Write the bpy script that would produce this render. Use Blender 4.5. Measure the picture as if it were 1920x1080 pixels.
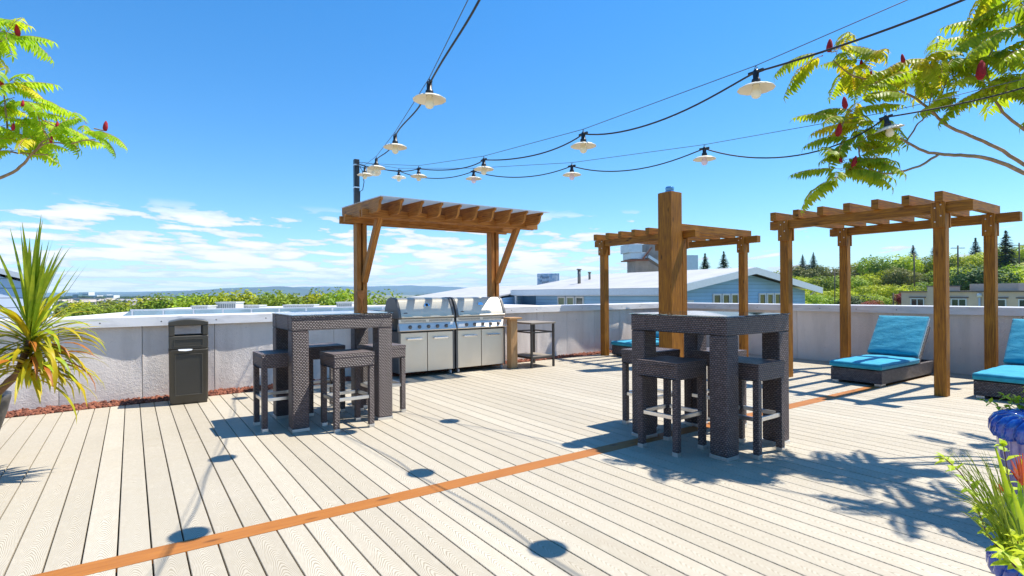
import bpy, math, random
from mathutils import Vector, Matrix, Quaternion
R = math.radians
rnd = random.Random(7)
scene = bpy.context.scene
for o in list(bpy.data.objects): bpy.data.objects.remove(o)
C = scene.collection
W_, H_ = 1024, 576
scene.render.resolution_x, scene.render.resolution_y = W_, H_

# ------------------------------------------------------------ camera
F, YAW, HOR, CAMH, ROLL = 1030.4, R(34.74), 549.2, 1.30, R(0.4)
cam = bpy.data.cameras.new('camera'); co = bpy.data.objects.new('camera', cam); C.objects.link(co)
cam.sensor_width = 36; cam.lens = F/1920*36; cam.shift_y = (HOR-540)/1920
cam.clip_start = 0.05; cam.clip_end = 40000
fw = Vector((math.sin(YAW), math.cos(YAW), 0)); rt = Vector((math.cos(YAW), -math.sin(YAW), 0)); up = Vector((0, 0, 1))
M = Matrix((rt, up, -fw)).transposed().to_4x4()
co.matrix_world = Matrix.Translation((0, 0, CAMH)) @ M @ Matrix.Rotation(-ROLL, 4, 'Z')
scene.camera = co

def at(px, d, z=None, py=None):
    """world point at full-size photo column px and depth d (height z, or from row py)"""
    yy = py if py is not None else 545
    x, y = px-960, yy-540
    xu = math.cos(ROLL)*x-math.sin(ROLL)*y; yu = math.sin(ROLL)*x+math.cos(ROLL)*y+540
    p = fw*d+rt*(xu/F*d)
    return Vector((p.x, p.y, z if z is not None else CAMH-(yu-HOR)*d/F))

# ------------------------------------------------------------ light
SAZ, SEL = R(163), R(62)          # the way the light travels, and its height
sd = Vector((math.cos(SAZ)*math.cos(SEL), math.sin(SAZ)*math.cos(SEL), -math.sin(SEL)))
sun = bpy.data.lights.new('sun', 'SUN'); so = bpy.data.objects.new('sun', sun); C.objects.link(so)
sun.energy = 5.0; sun.angle = R(0.53); sun.color = (1.0, 0.95, 0.86)
so.rotation_euler = sd.to_track_quat('-Z', 'Y').to_euler()
so.location = (6, -3, 12)

class NT:
    def __init__(s, tree): s.t = tree; s.n = tree.nodes; s.l = tree.links
    def put(s, sock, v):
        if v is None: return
        if isinstance(v, bpy.types.NodeSocket): s.l.new(v, sock)
        else:
            try: sock.default_value = v
            except Exception: sock.default_value = tuple(v)+(1,) if len(v) == 3 else v
    def add(s, typ, ins=None, **kw):
        n = s.n.new(typ)
        for k, v in kw.items(): setattr(n, k, v)
        for k, v in (ins or {}).items(): s.put(n.inputs[k], v)
        return n
    def m(s, op, a, b=None, c=None, clamp=False):
        n = s.n.new('ShaderNodeMath'); n.operation = op; n.use_clamp = clamp
        for i, v in enumerate((a, b, c)): s.put(n.inputs[i], v)
        return n.outputs[0]
    def noise(s, vec, scale, detail=3, rough=.5, dist=0):
        return s.add('ShaderNodeTexNoise', {'Vector': vec, 'Scale': scale, 'Detail': detail, 'Roughness': rough, 'Distortion': dist}).outputs['Fac']
    def mapr(s, v, a, b, c=0., d=1.): return s.add('ShaderNodeMapRange', {0: v, 1: a, 2: b, 3: c, 4: d}).outputs[0]
    def mix(s, f, a, b, typ='MIX'):
        n = s.n.new('ShaderNodeMix'); n.data_type = 'RGBA'; n.blend_type = typ
        s.put(n.inputs[0], f)
        for i, v in ((6, a), (7, b)):
            if not isinstance(v, bpy.types.NodeSocket): v = tuple(v)+(1,) if len(v) == 3 else v
            s.put(n.inputs[i], v)
        return n.outputs[2]
    def sep(s, v): return s.add('ShaderNodeSeparateXYZ', {0: v}).outputs
    def comb(s, x, y, z): return s.add('ShaderNodeCombineXYZ', {0: x, 1: y, 2: z}).outputs[0]
    def vscale(s, v, sc): return s.add('ShaderNodeMapping', {'Vector': v, 'Scale': sc}).outputs[0]
    def bump(s, h, strength=.5, dist=.01): return s.add('ShaderNodeBump', {'Height': h, 'Strength': strength, 'Distance': dist}).outputs[0]

world = bpy.data.worlds.new('World'); scene.world = world; world.use_nodes = True
wt = NT(world.node_tree); wt.n.clear()
sky = wt.add('ShaderNodeTexSky'); sky.sky_type = 'NISHITA'; sky.sun_disc = False
sky.sun_elevation = SEL; sky.sun_rotation = math.atan2(-sd.x, -sd.y)
sky.altitude = 0; sky.air_density = 1.0; sky.dust_density = .05; sky.ozone_density = 3.0
hs = wt.add('ShaderNodeHueSaturation', {'Hue': .499, 'Saturation': 1.34, 'Value': 1.30, 'Color': sky.outputs[0]}).outputs[0]
dirv = wt.add('ShaderNodeTexCoord').outputs['Generated']
hs0 = hs
dx, dy, dz = wt.sep(dirv)
el = wt.m('ARCSINE', dz)
az = wt.m('ARCTAN2', wt.m('ADD', wt.m('MULTIPLY', dx, rt.x), wt.m('MULTIPLY', dy, rt.y)), wt.m('ADD', wt.m('MULTIPLY', dx, fw.x), wt.m('MULTIPLY', dy, fw.y)))
elc = wt.m('MAXIMUM', wt.m('ADD', el, .035), .02)
# flat fair-weather cumulus seen edge on: rows packed towards the horizon
q = wt.m('LOGARITHM', elc, 2.0)
cv = wt.comb(wt.m('DIVIDE', az, wt.m('MULTIPLY_ADD', elc, .55, .13)), wt.m('MULTIPLY', q, 2.5), 4.3)
n1 = wt.noise(cv, 2.3, 6, .52, .15)
n2 = wt.noise(cv, .55, 2, .5)
fine = wt.noise(wt.comb(wt.m('MULTIPLY', az, 34.), wt.m('MULTIPLY', el, 90.), 0.0), 1.0, 4, .6)
cov = wt.mapr(el, .0, .15, .185, .032)
azm = wt.mapr(az, .05, .5, .0, -.17)
val = wt.m('ADD', wt.m('ADD', wt.m('ADD', n1, wt.m('MULTIPLY', wt.m('SUBTRACT', n2, .5), .35)), cov), wt.m('ADD', azm, wt.m('MULTIPLY', wt.m('SUBTRACT', fine, .5), .17)))
cm = wt.mapr(val, .56, .592)
cm = wt.m('MULTIPLY', cm, wt.mapr(el, .15, .12), clamp=True)
cm = wt.m('MULTIPLY', cm, wt.mapr(el, -.002, .012), clamp=True)
ccol = wt.mix(wt.mapr(val, .57, .70), (4.6, 5.0, 5.5), (7.0, 7.0, 7.05))
hs = wt.mix(wt.m('POWER', wt.mapr(el, .0, .75), .6), wt.mix(1., hs0, (.50, .65, .74), 'MULTIPLY'), hs0)
skc = wt.mix(wt.m('MULTIPLY', cm, .95), hs, ccol)
bg = wt.add('ShaderNodeBackground', {'Color': skc, 'Strength': 0.105})
wo = wt.add('ShaderNodeOutputWorld', {'Surface': bg.outputs[0]})
scene.view_settings.view_transform = 'Standard'; scene.view_settings.look = 'None'
scene.view_settings.exposure = 0.77; scene.view_settings.gamma = 1
scene.render.engine = 'CYCLES'

# ------------------------------------------------------------ helpers
MATS = {}
def newmat(name):
    m = bpy.data.materials.new(name); m.use_nodes = True; t = NT(m.node_tree); MATS[name] = m
    return m, t, t.n['Principled BSDF']
def simple(name, col, rough=.5, metal=0, var=0., vs=8., bump=0., bs=60., spec=.5, coat=0):
    m, t, b = newmat(name)
    b.inputs['Roughness'].default_value = rough; b.inputs['Metallic'].default_value = metal
    b.inputs['Specular IOR Level'].default_value = spec
    if coat: b.inputs['Coat Weight'].default_value = coat
    oc = t.add('ShaderNodeTexCoord').outputs['Object']
    if var:
        n = t.noise(oc, vs, 5, .6)
        t.put(b.inputs['Base Color'], t.mix(t.mapr(n, .3, .7), [c*(1-var) for c in col], [min(1, c*(1+var)) for c in col]))
        t.put(b.inputs['Roughness'], t.mapr(n, .3, .7, max(0, rough-.08), min(1, rough+.1)))
    else: b.inputs['Base Color'].default_value = (*col, 1)
    if bump: t.put(b.inputs['Normal'], t.bump(t.noise(oc, bs, 4, .6), bump, .004))
    return m

class MB:
    def __init__(s): s.v = []; s.f = []; s.uv = []; s.sm = []; s.mi = []
    def face(s, pts, uv=None, smooth=False, mi=0):
        i = len(s.v); s.v += [tuple(p) for p in pts]; s.f.append(tuple(range(i, i+len(pts))))
        s.uv.append(uv or [(0, 0)]*len(pts)); s.sm.append(smooth); s.mi.append(mi)
    def idx(s, pts, faces, smooth=False, uvs=None, mi=0):
        i = len(s.v); s.v += [tuple(p) for p in pts]
        for k, f in enumerate(faces):
            s.f.append(tuple(i+j for j in f)); s.uv.append([uvs[j] for j in f] if uvs else [(0, 0)]*len(f)); s.sm.append(smooth); s.mi.append(mi)
    def hexa(s, P, ext, off=None):
        """P: 8 corners (x,y,z bits order), ext sizes for uv (lx,ly,lz)"""
        ou, ov = off if off else (rnd.random()*7, rnd.random()*7)
        lx, ly, lz = ext
        F6 = [((0, 4, 6, 2), (ly, lz), 'x'), ((1, 3, 7, 5), (ly, lz), 'x'), ((0, 1, 5, 4), (lx, lz), 'y'), ((2, 6, 7, 3), (lx, lz), 'y'), ((0, 2, 3, 1), (lx, ly), 'z'), ((4, 5, 7, 6), (lx, ly), 'z')]
        for ids, _, a in F6:
            uv = []
            for i in ids:
                x, y, z = (i & 1)*lx, (i >> 1 & 1)*ly, (i >> 2 & 1)*lz
                uv.append({'x': (y+ou, z+ov), 'y': (x+ou, z+ov+.37), 'z': (x+ou, y+ov+.71)}[a])
            s.face([P[i] for i in ids], uv)
    def box(s, x0, x1, y0, y1, z0, z1, rot=0, piv=None, bev=0):
        P = [Vector((x1 if i & 1 else x0, y1 if i & 2 else y0, z1 if i & 4 else z0)) for i in range(8)]
        if rot:
            pv = Vector(piv) if piv else Vector(((x0+x1)/2, (y0+y1)/2, 0)); m = Matrix.Rotation(rot, 3, 'Z')
            P = [m @ (p-pv)+pv for p in P]
        s.hexa(P, (x1-x0, y1-y0, z1-z0), off=(x0, z0) if not rot else None)
    def bar(s, p, q, w, h, upv=(0, 0, 1), off=None):
        """timber: length p->q (uv u along the length), w across, h along up"""
        p, q = Vector(p), Vector(q); d = q-p; L = d.length; d.normalize(); u = Vector(upv)
        sdv = d.cross(u)
        if sdv.length < 1e-5: sdv = d.cross(Vector((0, 1, 0)))
        sdv.normalize(); u = sdv.cross(d).normalized()
        P = []
        for i in range(8):
            P.append(p+d*(L if i & 1 else 0)+sdv*((.5 if i & 2 else -.5)*w)+u*((.5 if i & 4 else -.5)*h))
        ou, ov = off or (rnd.random()*9, rnd.random()*9)
        for ids, a in (((0, 4, 6, 2), 'e'), ((1, 3, 7, 5), 'e'), ((0, 1, 5, 4), 'h'), ((2, 6, 7, 3), 'h'), ((0, 2, 3, 1), 'w'), ((4, 5, 7, 6), 'w')):
            uv = []
            for i in ids:
                x, y, z = (i & 1)*L, (i >> 1 & 1)*w, (i >> 2 & 1)*h
                uv.append({'e': (y+ou, z+ov), 'h': (x+ou, z+ov+.3*(ids[0] == 2)), 'w': (x+ou, y+ov+.6)}[a])
            s.face([P[i] for i in ids], uv)
    def tube(s, pts, r, n=8, caps=True, smooth=True):
        pts = [Vector(p) for p in pts]; rr = r if isinstance(r, (list, tuple)) else [r]*len(pts)
        V = []; UV = []; L = 0; a = None
        for i, p in enumerate(pts):
            t = (pts[min(i+1, len(pts)-1)]-pts[max(i-1, 0)]).normalized()
            if a is None: a = t.orthogonal().normalized()
            else: a = (a-t*a.dot(t)); a = a.normalized() if a.length > 1e-6 else t.orthogonal().normalized()
            b = t.cross(a)
            if i: L += (p-pts[i-1]).length
            for k in range(n):
                th = 2*math.pi*k/n; V.append(p+(a*math.cos(th)+b*math.sin(th))*rr[i]); UV.append((L, k/n*.3))
        Fs = [(i*n+k, i*n+(k+1) % n, (i+1)*n+(k+1) % n, (i+1)*n+k) for i in range(len(pts)-1) for k in range(n)]
        s.idx(V, Fs, smooth, UV)
        if caps: s.idx(V[:n], [tuple(reversed(range(n)))]); s.idx(V[-n:], [tuple(range(n))])
    def lathe(s, prof, n=24, c=(0, 0, 0), smooth=True, f=None):
        c = Vector(c); V = []; UV = []
        for j, (r, z) in enumerate(prof):
            for k in range(n):
                th = 2*math.pi*k/n; rr = r*(f(th, j) if f else 1); V.append(c+Vector((rr*math.cos(th), rr*math.sin(th), z))); UV.append((k/n*2, z))
        Fs = [(j*n+k, j*n+(k+1) % n, (j+1)*n+(k+1) % n, (j+1)*n+k) for j in range(len(prof)-1) for k in range(n)]
        s.idx(V, Fs, smooth, UV)
    def prism(s, poly, axis, a, b, m=None):
        """2-D polygon extruded along axis 'x','y','z' from a to b (poly coords are the two others in order)"""
        def mk(u, v, w):
            p = {'x': (w, u, v), 'y': (u, w, v), 'z': (u, v, w)}[axis]
            return (m @ Vector(p)) if m else Vector(p)
        n = len(poly); A = [mk(u, v, a) for u, v in poly]; B = [mk(u, v, b) for u, v in poly]
        s.face(A, [(u, v) for u, v in poly]); s.face(B[::-1], [(u, v) for u, v in poly][::-1]); L = 0
        for i in range(n):
            j = (i+1) % n; dl = math.dist(poly[i], poly[j])
            s.face([A[i], B[i], B[j], A[j]], [(a, L), (b, L), (b, L+dl), (a, L+dl)]); L += dl
    def build(s, name, mat, parent=None, loc=None, bevel=0, segs=2, fixn=True, world=False):
        me = bpy.data.meshes.new(name); me.from_pydata(s.v, [], s.f); 
        uvl = me.uv_layers.new(name='UVMap'); flat = []
        for u in s.uv:
            for q_ in u: flat += [q_[0], q_[1]]
        uvl.data.foreach_set('uv', flat)
        me.polygons.foreach_set('use_smooth', s.sm)
        for mm in (mat if isinstance(mat, (list, tuple)) else [mat]): me.materials.append(mm)
        if any(s.mi): me.polygons.foreach_set('material_index', s.mi)
        if fixn or bevel:
            import bmesh
            bm = bmesh.new(); bm.from_mesh(me)
            bmesh.ops.remove_doubles(bm, verts=bm.verts, dist=1e-5)
            bmesh.ops.recalc_face_normals(bm, faces=bm.faces)
            bm.to_mesh(me); bm.free()
        me.update()
        o = bpy.data.objects.new(name, me); C.objects.link(o)
        if parent is not None: o.parent = parent
        if loc: o.location = loc
        if bevel:
            bv = o.modifiers.new('bevel', 'BEVEL'); bv.width = bevel; bv.segments = segs; bv.limit_method = 'ANGLE'; bv.angle_limit = R(40)
            bv.harden_normals = False
        return o

def tag(o, label=None, cat=None, group=None, kind=None):
    if label: o['label'] = label
    if cat: o['category'] = cat
    if group: o['group'] = group
    if kind: o['kind'] = kind
    return o
def thing(name, label, cat, loc=(0, 0, 0), rz=0, group=None):
    o = bpy.data.objects.new(name, None); C.objects.link(o); o.location = loc; o.rotation_euler = (0, 0, rz); o.empty_display_size = .1
    return tag(o, label, cat, group)
KIDS = {}
def copy_tree(o, parent=None):
    c = o.copy(); C.objects.link(c)
    if parent is not None: c.parent = parent
    for ch in [x for x in ALLOBJ() if x.parent == o]: copy_tree(ch, c)
    return c
def ALLOBJ(): return list(C.objects)
def dup(o, loc, rz=0, label=None, cat=None, sc=None):
    kids = [x for x in C.objects if x.parent == o]; gk = {k.name: [x for x in C.objects if x.parent == k] for k in kids}
    c = o.copy(); C.objects.link(c); c.location = loc; c.rotation_euler = (0, 0, rz)
    if sc: c.scale = sc
    for k in kids:
        k2 = k.copy(); C.objects.link(k2); k2.parent = c
        for g in gk[k.name]:
            g2 = g.copy(); C.objects.link(g2); g2.parent = k2
    if label: c['label'] = label
    if cat: c['category'] = cat
    return c

# ------------------------------------------------------------ materials
PITCH, PH = .1435, -.064
def mat_deck():
    m, t, b = newmat('composite_decking')
    o = t.add('ShaderNodeTexCoord').outputs['Object']; x, y, z = t.sep(o)
    xb = t.m('DIVIDE', t.m('SUBTRACT', x, PH), PITCH)
    bi = t.m('FLOOR', xb); u = t.m('SUBTRACT', t.m('SUBTRACT', xb, bi), .5)
    wn = t.add('ShaderNodeTexWhiteNoise', {'W': bi}, noise_dimensions='1D').outputs[0]
    wn2 = t.add('ShaderNodeTexWhiteNoise', {'W': t.m('ADD', bi, 37.3)}, noise_dimensions='1D').outputs[0]
    yo = t.m('ADD', y, t.m('MULTIPLY', wn, 9.))
    wob = t.noise(t.comb(t.m('MULTIPLY', x, 6.), t.m('MULTIPLY', yo, 2.2), 0), 1.6, 3, .5)
    u2 = t.m('ADD', u, t.m('MULTIPLY', t.m('SUBTRACT', t.noise(t.comb(bi, t.m('MULTIPLY', yo, 1.3), 0), 1.0, 2), .5), .5))
    ar = t.m('POWER', t.m('ABSOLUTE', u2), 1.55)
    # nested cathedral arches pointing away from the camera
    ph = t.m('ADD', t.m('ADD', t.m('MULTIPLY', yo, 1.0), t.m('MULTIPLY', ar, .85)), t.m('MULTIPLY', wob, .17))
    s_ = t.m('SINE', t.m('MULTIPLY', ph, 2*math.pi/.030))
    line = t.mapr(s_, .0, .8)
    brk = t.noise(t.comb(t.m('MULTIPLY', x, 40.), t.m('MULTIPLY', y, 14.), 0), 1., 3, .6)
    line = t.m('MULTIPLY', line, t.mapr(brk, .1, .5), clamp=True)
    big = t.noise(o, .7, 4, .6); stain = t.noise(o, 5.5, 5, .65)
    base = t.mix(wn2, (.41, .36, .275), (.53, .475, .375))
    base = t.mix(t.mapr(big, .35, .7), base, (.475, .42, .33))
    base = t.mix(t.m('MULTIPLY', t.mapr(stain, .52, .75), .22), base, (.34, .28, .195))
    col = t.mix(t.m('MULTIPLY', line, .72), base, (.23, .185, .12))
    t.put(b.inputs['Base Color'], col)
    t.put(b.inputs['Roughness'], t.mapr(stain, .3, .7, .5, .68))
    b.inputs['Specular IOR Level'].default_value = .35
    hgt = t.m('ADD', t.m('MULTIPLY', line, -1.), t.m('MULTIPLY', brk, .3))
    t.put(b.inputs['Normal'], t.bump(hgt, .35, .0015))
    return m
def mat_wood(name, c1, c2, c3, gs=1., rough=.62):
    m, t, b = newmat(name)
    uv = t.add('ShaderNodeUVMap').outputs[0]; oi = t.add('ShaderNodeObjectInfo').outputs['Random']
    uvw = t.add('ShaderNodeVectorMath', {0: uv, 1: t.comb(t.m('MULTIPLY', oi, 13.), t.m('MULTIPLY', oi, 7.), 0)}, operation='ADD').outputs[0]
    v2 = t.vscale(uvw, (.8, 17., 1.))
    warp = t.noise(t.vscale(uvw, (1.6, 3., 1)), 1.5, 2)
    g1 = t.noise(t.add('ShaderNodeVectorMath', {0: v2, 1: t.comb(0, t.m('MULTIPLY', warp, 1.3), 0)}, operation='ADD').outputs[0], 3.2*gs, 5, .65)
    g2 = t.noise(t.vscale(uvw, (4., 120., 1.)), 1., 3, .6)
    kn = t.add('ShaderNodeTexVoronoi', {'Vector': t.vscale(uvw, (2.3, 7., 1)), 'Scale': 1.}).outputs['Distance']
    knot = t.mapr(kn, .14, .05)
    bl = t.noise(uvw, 2.3, 4, .6)
    col = t.mix(t.mapr(g1, .36, .64), c1, c2)
    col = t.mix(t.m('MULTIPLY', t.mapr(g2, .42, .7), .6), col, c3)
    col = t.mix(t.m('MULTIPLY', t.mapr(bl, .45, .75), .4), col, c3)
    col = t.mix(t.m('MULTIPLY', knot, .8), col, [c*.4 for c in c3])
    t.put(b.inputs['Base Color'], col)
    t.put(b.inputs['Roughness'], t.mapr(g1, .3, .7, rough-.1, rough+.1)); b.inputs['Specular IOR Level'].default_value = .3
    t.put(b.inputs['Normal'], t.bump(t.m('ADD', g1, t.m('MULTIPLY', g2, .5)), .35, .003))
    return m
def mat_wicker(name, c1, c2, cw=.027, ch=.0155, tilt=0.):
    m, t, b = newmat(name)
    uv = t.add('ShaderNodeUVMap').outputs[0]; u, v, _ = t.sep(uv)
    r = t.m('DIVIDE', v, ch); ri = t.m('FLOOR', r); par = t.m('MODULO', t.m('ABSOLUTE', ri), 2.)
    c = t.m('ADD', t.m('DIVIDE', u, cw), t.m('MULTIPLY', par, .5)); ci = t.m('FLOOR', c)
    fu = t.m('SUBTRACT', t.m('FRACT', c), .5); fv = t.m('SUBTRACT', t.m('FRACT', r), .5)
    hu = t.m('SUBTRACT', 1., t.m('POWER', t.m('MULTIPLY', t.m('ABSOLUTE', fu), 2.), 2.4))
    hv = t.m('SUBTRACT', 1., t.m('POWER', t.m('MULTIPLY', t.m('ABSOLUTE', fv), 2.), 2.4))
    hh = t.m('MULTIPLY', hu, hv)
    wn = t.add('ShaderNodeTexWhiteNoise', {'Vector': t.comb(ci, ri, 0)}, noise_dimensions='2D').outputs[0]
    col = t.mix(wn, c1, c2)
    col = t.mix(t.mapr(hh, .05, .75), (.004, .004, .004), col)
    t.put(b.inputs['Base Color'], col)
    b.inputs['Roughness'].default_value = .42; b.inputs['Specular IOR Level'].default_value = .42
    t.put(b.inputs['Normal'], t.bump(hh, .9, .006))
    return m
def mat_stucco():
    m, t, b = newmat('stucco')
    o = t.add('ShaderNodeTexCoord').outputs['Object']; x, y, z = t.sep(o)
    n = t.noise(o, 1.3, 5, .6); st = t.noise(t.vscale(o, (5., 5., .7)), 1., 4, .6); fi = t.noise(o, 75., 4, .65)
    col = t.mix(t.mapr(n, .35, .7), (.68, .61, .55), (.78, .70, .635))
    col = t.mix(t.m('MULTIPLY', t.mapr(st, .47, .68), .55), col, (.55, .49, .44))
    low = t.m('MULTIPLY', t.mapr(t.m('ADD', z, t.m('MULTIPLY', n, .12)), .28, .06), .7, clamp=True)
    col = t.mix(low, col, (.74, .67, .57))
    pit = t.noise(o, 14., 3, .7)
    col = t.mix(t.m('MULTIPLY', t.mapr(pit, .68, .76), .5), col, (.22, .2, .19))
    t.put(b.inputs['Base Color'], col); b.inputs['Roughness'].default_value = .9; b.inputs['Specular IOR Level'].default_value = .2
    t.put(b.inputs['Normal'], t.bump(t.m('ADD', fi, t.m('MULTIPLY', t.noise(o, 26., 3), .7)), .8, .008))
    return m
def mat_siding(name, c, axis_scale=.19, dark=.55):
    m, t, b = newmat(name)
    o = t.add('ShaderNodeTexCoord').outputs['Object']; x, y, z = t.sep(o)
    f = t.m('FRACT', t.m('DIVIDE', z, axis_scale)); n = t.noise(o, .8, 4)
    c0 = t.mix(t.mapr(n, .3, .7), [k*.92 for k in c], [min(1, k*1.08) for k in c])
    t.put(b.inputs['Base Color'], t.mix(t.mapr(f, .13, .05), c0, [k*dark for k in c])); b.inputs['Roughness'].default_value = .6
    t.put(b.inputs['Normal'], t.bump(t.m('SUBTRACT', 1., f), .6, .03))
    return m
def mat_leaf(name, c1, c2, c3=None, trans=.35, isl=True, rough=.45, nz=4.):
    m, t, b = newmat(name)
    rn = t.add('ShaderNodeNewGeometry').outputs['Random Per Island'] if isl else t.noise(t.add('ShaderNodeTexCoord').outputs['Object'], nz*3, 2)
    oi = t.add('ShaderNodeObjectInfo').outputs['Random']
    o = t.add('ShaderNodeTexCoord').outputs['Object']; n = t.noise(o, nz, 4, .6)
    col = t.mix(rn, c1, c2)
    if c3: col = t.mix(t.m('MULTIPLY', t.mapr(n, .46, .60), .85), col, c3)
    col = t.add('ShaderNodeHueSaturation', {'Hue': t.mapr(oi, 0, 1, .485, .51), 'Value': t.mapr(oi, 0, 1, .68, 1.12), 'Color': col}).outputs[0]
    t.put(b.inputs['Base Color'], col); b.inputs['Roughness'].default_value = rough; b.inputs['Specular IOR Level'].default_value = .3
    tr = t.add('ShaderNodeBsdfTranslucent', {'Color': col}).outputs[0]
    ms = t.add('ShaderNodeMixShader', {0: trans, 1: b.outputs[0], 2: tr}).outputs[0]
    t.l.new(ms, t.n['Material Output'].inputs['Surface'])
    return m
def mat_metal(name, col, rough, stretch=(1, 1, 60), var=.08):
    m, t, b = newmat(name)
    o = t.add('ShaderNodeTexCoord').outputs['Object']; n = t.noise(t.vscale(o, stretch), 3., 3, .6); n2 = t.noise(o, 5., 4)
    t.put(b.inputs['Base Color'], t.mix(n2, [c*(1-var) for c in col], [min(1, c*(1+var)) for c in col]))
    b.inputs['Metallic'].default_value = 1.
    t.put(b.inputs['Roughness'], t.m('ADD', t.mapr(n, .3, .7, rough-.05, rough+.07), t.m('MULTIPLY', t.mapr(n2, .5, .7), .08)))
    t.put(b.inputs['Normal'], t.bump(n, .06, .001))
    return m
def mat_coping(name, col):
    m, t, b = newmat(name)
    o = t.add('ShaderNodeTexCoord').outputs['Object']; n = t.noise(t.vscale(o, (1.2, 1.2, 5)), 2., 5, .65)
    t.put(b.inputs['Base Color'], t.mix(t.mapr(n, .45, .75), col, [c*.72 for c in col])); b.inputs['Roughness'].default_value = .42
    return m

DECK = mat_deck()
STRIP = mat_wood('orange_board', (.32, .115, .022), (.39, .15, .030), (.26, .088, .018), rough=.6)
PWOOD = mat_wood('stained_timber', (.21, .076, .009), (.50, .205, .018), (.065, .020, .003))
GWOOD = mat_wood('red_brown_timber', (.31, .115, .022), (.60, .265, .060), (.13, .042, .010))
LWOOD = mat_wood('weathered_cedar', (.44, .24, .10), (.58, .36, .17), (.30, .15, .06))
SPWOOD = mat_wood('varnished_spatula_wood', (.42, .15, .035), (.5, .2, .05), (.34, .11, .03))
WICK = mat_wicker('dark_wicker', (.120, .084, .078), (.200, .146, .136))
WICKL = mat_wicker('lounger_wicker', (.085, .070, .074), (.19, .165, .165), .026, .017)
STUC = mat_stucco()
JOINT = simple('joint_shadow_gap', (.03, .028, .026), .9)
COPE = mat_coping('coping_metal', (.70, .68, .67))
ALU = mat_metal('brushed_aluminium', (.75, .74, .72), .33, (40, 40, 1))
STEEL = mat_metal('stainless_steel', (.82, .74, .64), .46, (1, 1, 60)); STEEL.node_tree.nodes['Principled BSDF'].inputs['Metallic'].default_value = .75
LIDST = mat_metal('brushed_lid_steel', (.80, .71, .56), .5, (1, 60, 60)); LIDST.node_tree.nodes['Principled BSDF'].inputs['Metallic'].default_value = .4
STEELD = mat_metal('door_steel', (.70, .64, .55), .38, (60, 1, 1))
CHROME = mat_metal('polished_chrome', (.8, .8, .8), .1, (1, 1, 1))
BLACKP = simple('black_enamel', (.018, .018, .019), .35, var=.2)
CASTG = simple('cast_grey', (.16, .15, .14), .45, .3, var=.15)
CANM = simple('can_plastic', (.058, .050, .036), .42, var=.14, vs=5, bump=.15, bs=160)
CAND = simple('can_panel', (.046, .040, .030), .45, var=.12, vs=4)
LINER = simple('bin_liner', (.62, .63, .66), .35)
TBLM = simple('dark_bronze_metal', (.055, .048, .042), .45, .2, var=.15)
SLAT = mat_wood('grey_table_slats', (.24, .2, .16), (.31, .27, .22), (.16, .13, .1))
RUBBER = simple('rubber', (.02, .02, .02), .8)
PLASTW = simple('translucent_roof_sheet', (.5, .5, .5), .35)
def mat_glass(name, col, rough=.02):
    m, t, b = newmat(name); b.inputs['Base Color'].default_value = (*col, 1); b.inputs['Roughness'].default_value = rough
    b.inputs['Transmission Weight'].default_value = 1.; b.inputs['IOR'].default_value = 1.5
    return m
GLASS = mat_glass('table_glass', (.80, .93, .90))
def mat_cushion():
    m, t, b = newmat('turquoise_cushion')
    o = t.add('ShaderNodeTexCoord').outputs['Object']; n = t.noise(o, 7., 5, .65); w = t.noise(o, 260., 2)
    t.put(b.inputs['Base Color'], t.mix(t.mapr(n, .35, .7), (.008, .25, .38), (.026, .345, .50)))
    b.inputs['Roughness'].default_value = .8; b.inputs['Specular IOR Level'].default_value = .2
    b.inputs['Sheen Weight'].default_value = .25
    t.put(b.inputs['Normal'], t.bump(t.m('ADD', t.m('MULTIPLY', w, .25), t.noise(t.vscale(o, (1, 1, 3)), 9., 3)), .35, .02))
    return m
CUSH = mat_cushion()
PIPING = simple('cushion_piping', (.01, .15, .30), .8)
def mat_roofsheet():
    m, t, b = newmat('clear_roof_sheet'); b.inputs['Base Color'].default_value = (.62, .64, .66, 1); b.inputs['Roughness'].default_value = .3
    tr = t.add('ShaderNodeBsdfTransparent', {'Color': (.92, .94, .95, 1)}).outputs[0]
    ms = t.add('ShaderNodeMixShader', {0: .45, 1: b.outputs[0], 2: tr}).outputs[0]
    t.l.new(ms, t.n['Material Output'].inputs['Surface']); return m
ROOFSH = mat_roofsheet()

# ------------------------------------------------------------ deck, strip, gravel
wallY = lambda x: 8.27+.05*x
edgeY = lambda x: 7.97+.06*x
XW = 10.55
d = MB(); G2 = .0038
k0 = int((-9-PH)/PITCH)
k = k0
while PH+k*PITCH < XW-.01:
    xa, xb = PH+k*PITCH+G2, min(PH+(k+1)*PITCH-G2, XW-.012)
    for (ya, yb) in ((-4.2, 3.236), (3.389, None)):
        y2a = edgeY(xa) if yb is None else yb; y2b = edgeY(xb) if yb is None else yb
        dz = rnd.uniform(-.0006, .0006); e = .0022
        P = [(xa, ya, -.024), (xb, ya, -.024), (xb, y2b, -.024), (xa, y2a, -.024), (xa, ya, dz-e), (xb, ya, dz-e), (xb, y2b, dz-e), (xa, y2a, dz-e),
             (xa+e, ya+e, dz), (xb-e, ya+e, dz), (xb-e, y2b-e, dz), (xa+e, y2a-e, dz)]
        d.idx(P, [(8, 9, 10, 11), (4, 5, 9, 8), (5, 6, 10, 9), (6, 7, 11, 10), (7, 4, 8, 11), (0, 1, 5, 4), (1, 2, 6, 5), (2, 3, 7, 6), (3, 0, 4, 7)])
    k += 1
deck = tag(d.build('deck', DECK, fixn=False), 'pale tan composite deck boards with wood grain running away to the left wall', 'deck', kind='structure')
s = MB(); s.bar((-9, 3.3125, -.012), (XW-.012, 3.3125, -.012), .1455, .0245)
tag(s.build('deck_border', STRIP, bevel=.002), 'orange brown border board crossing the tan deck', 'border board', kind='structure')
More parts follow.
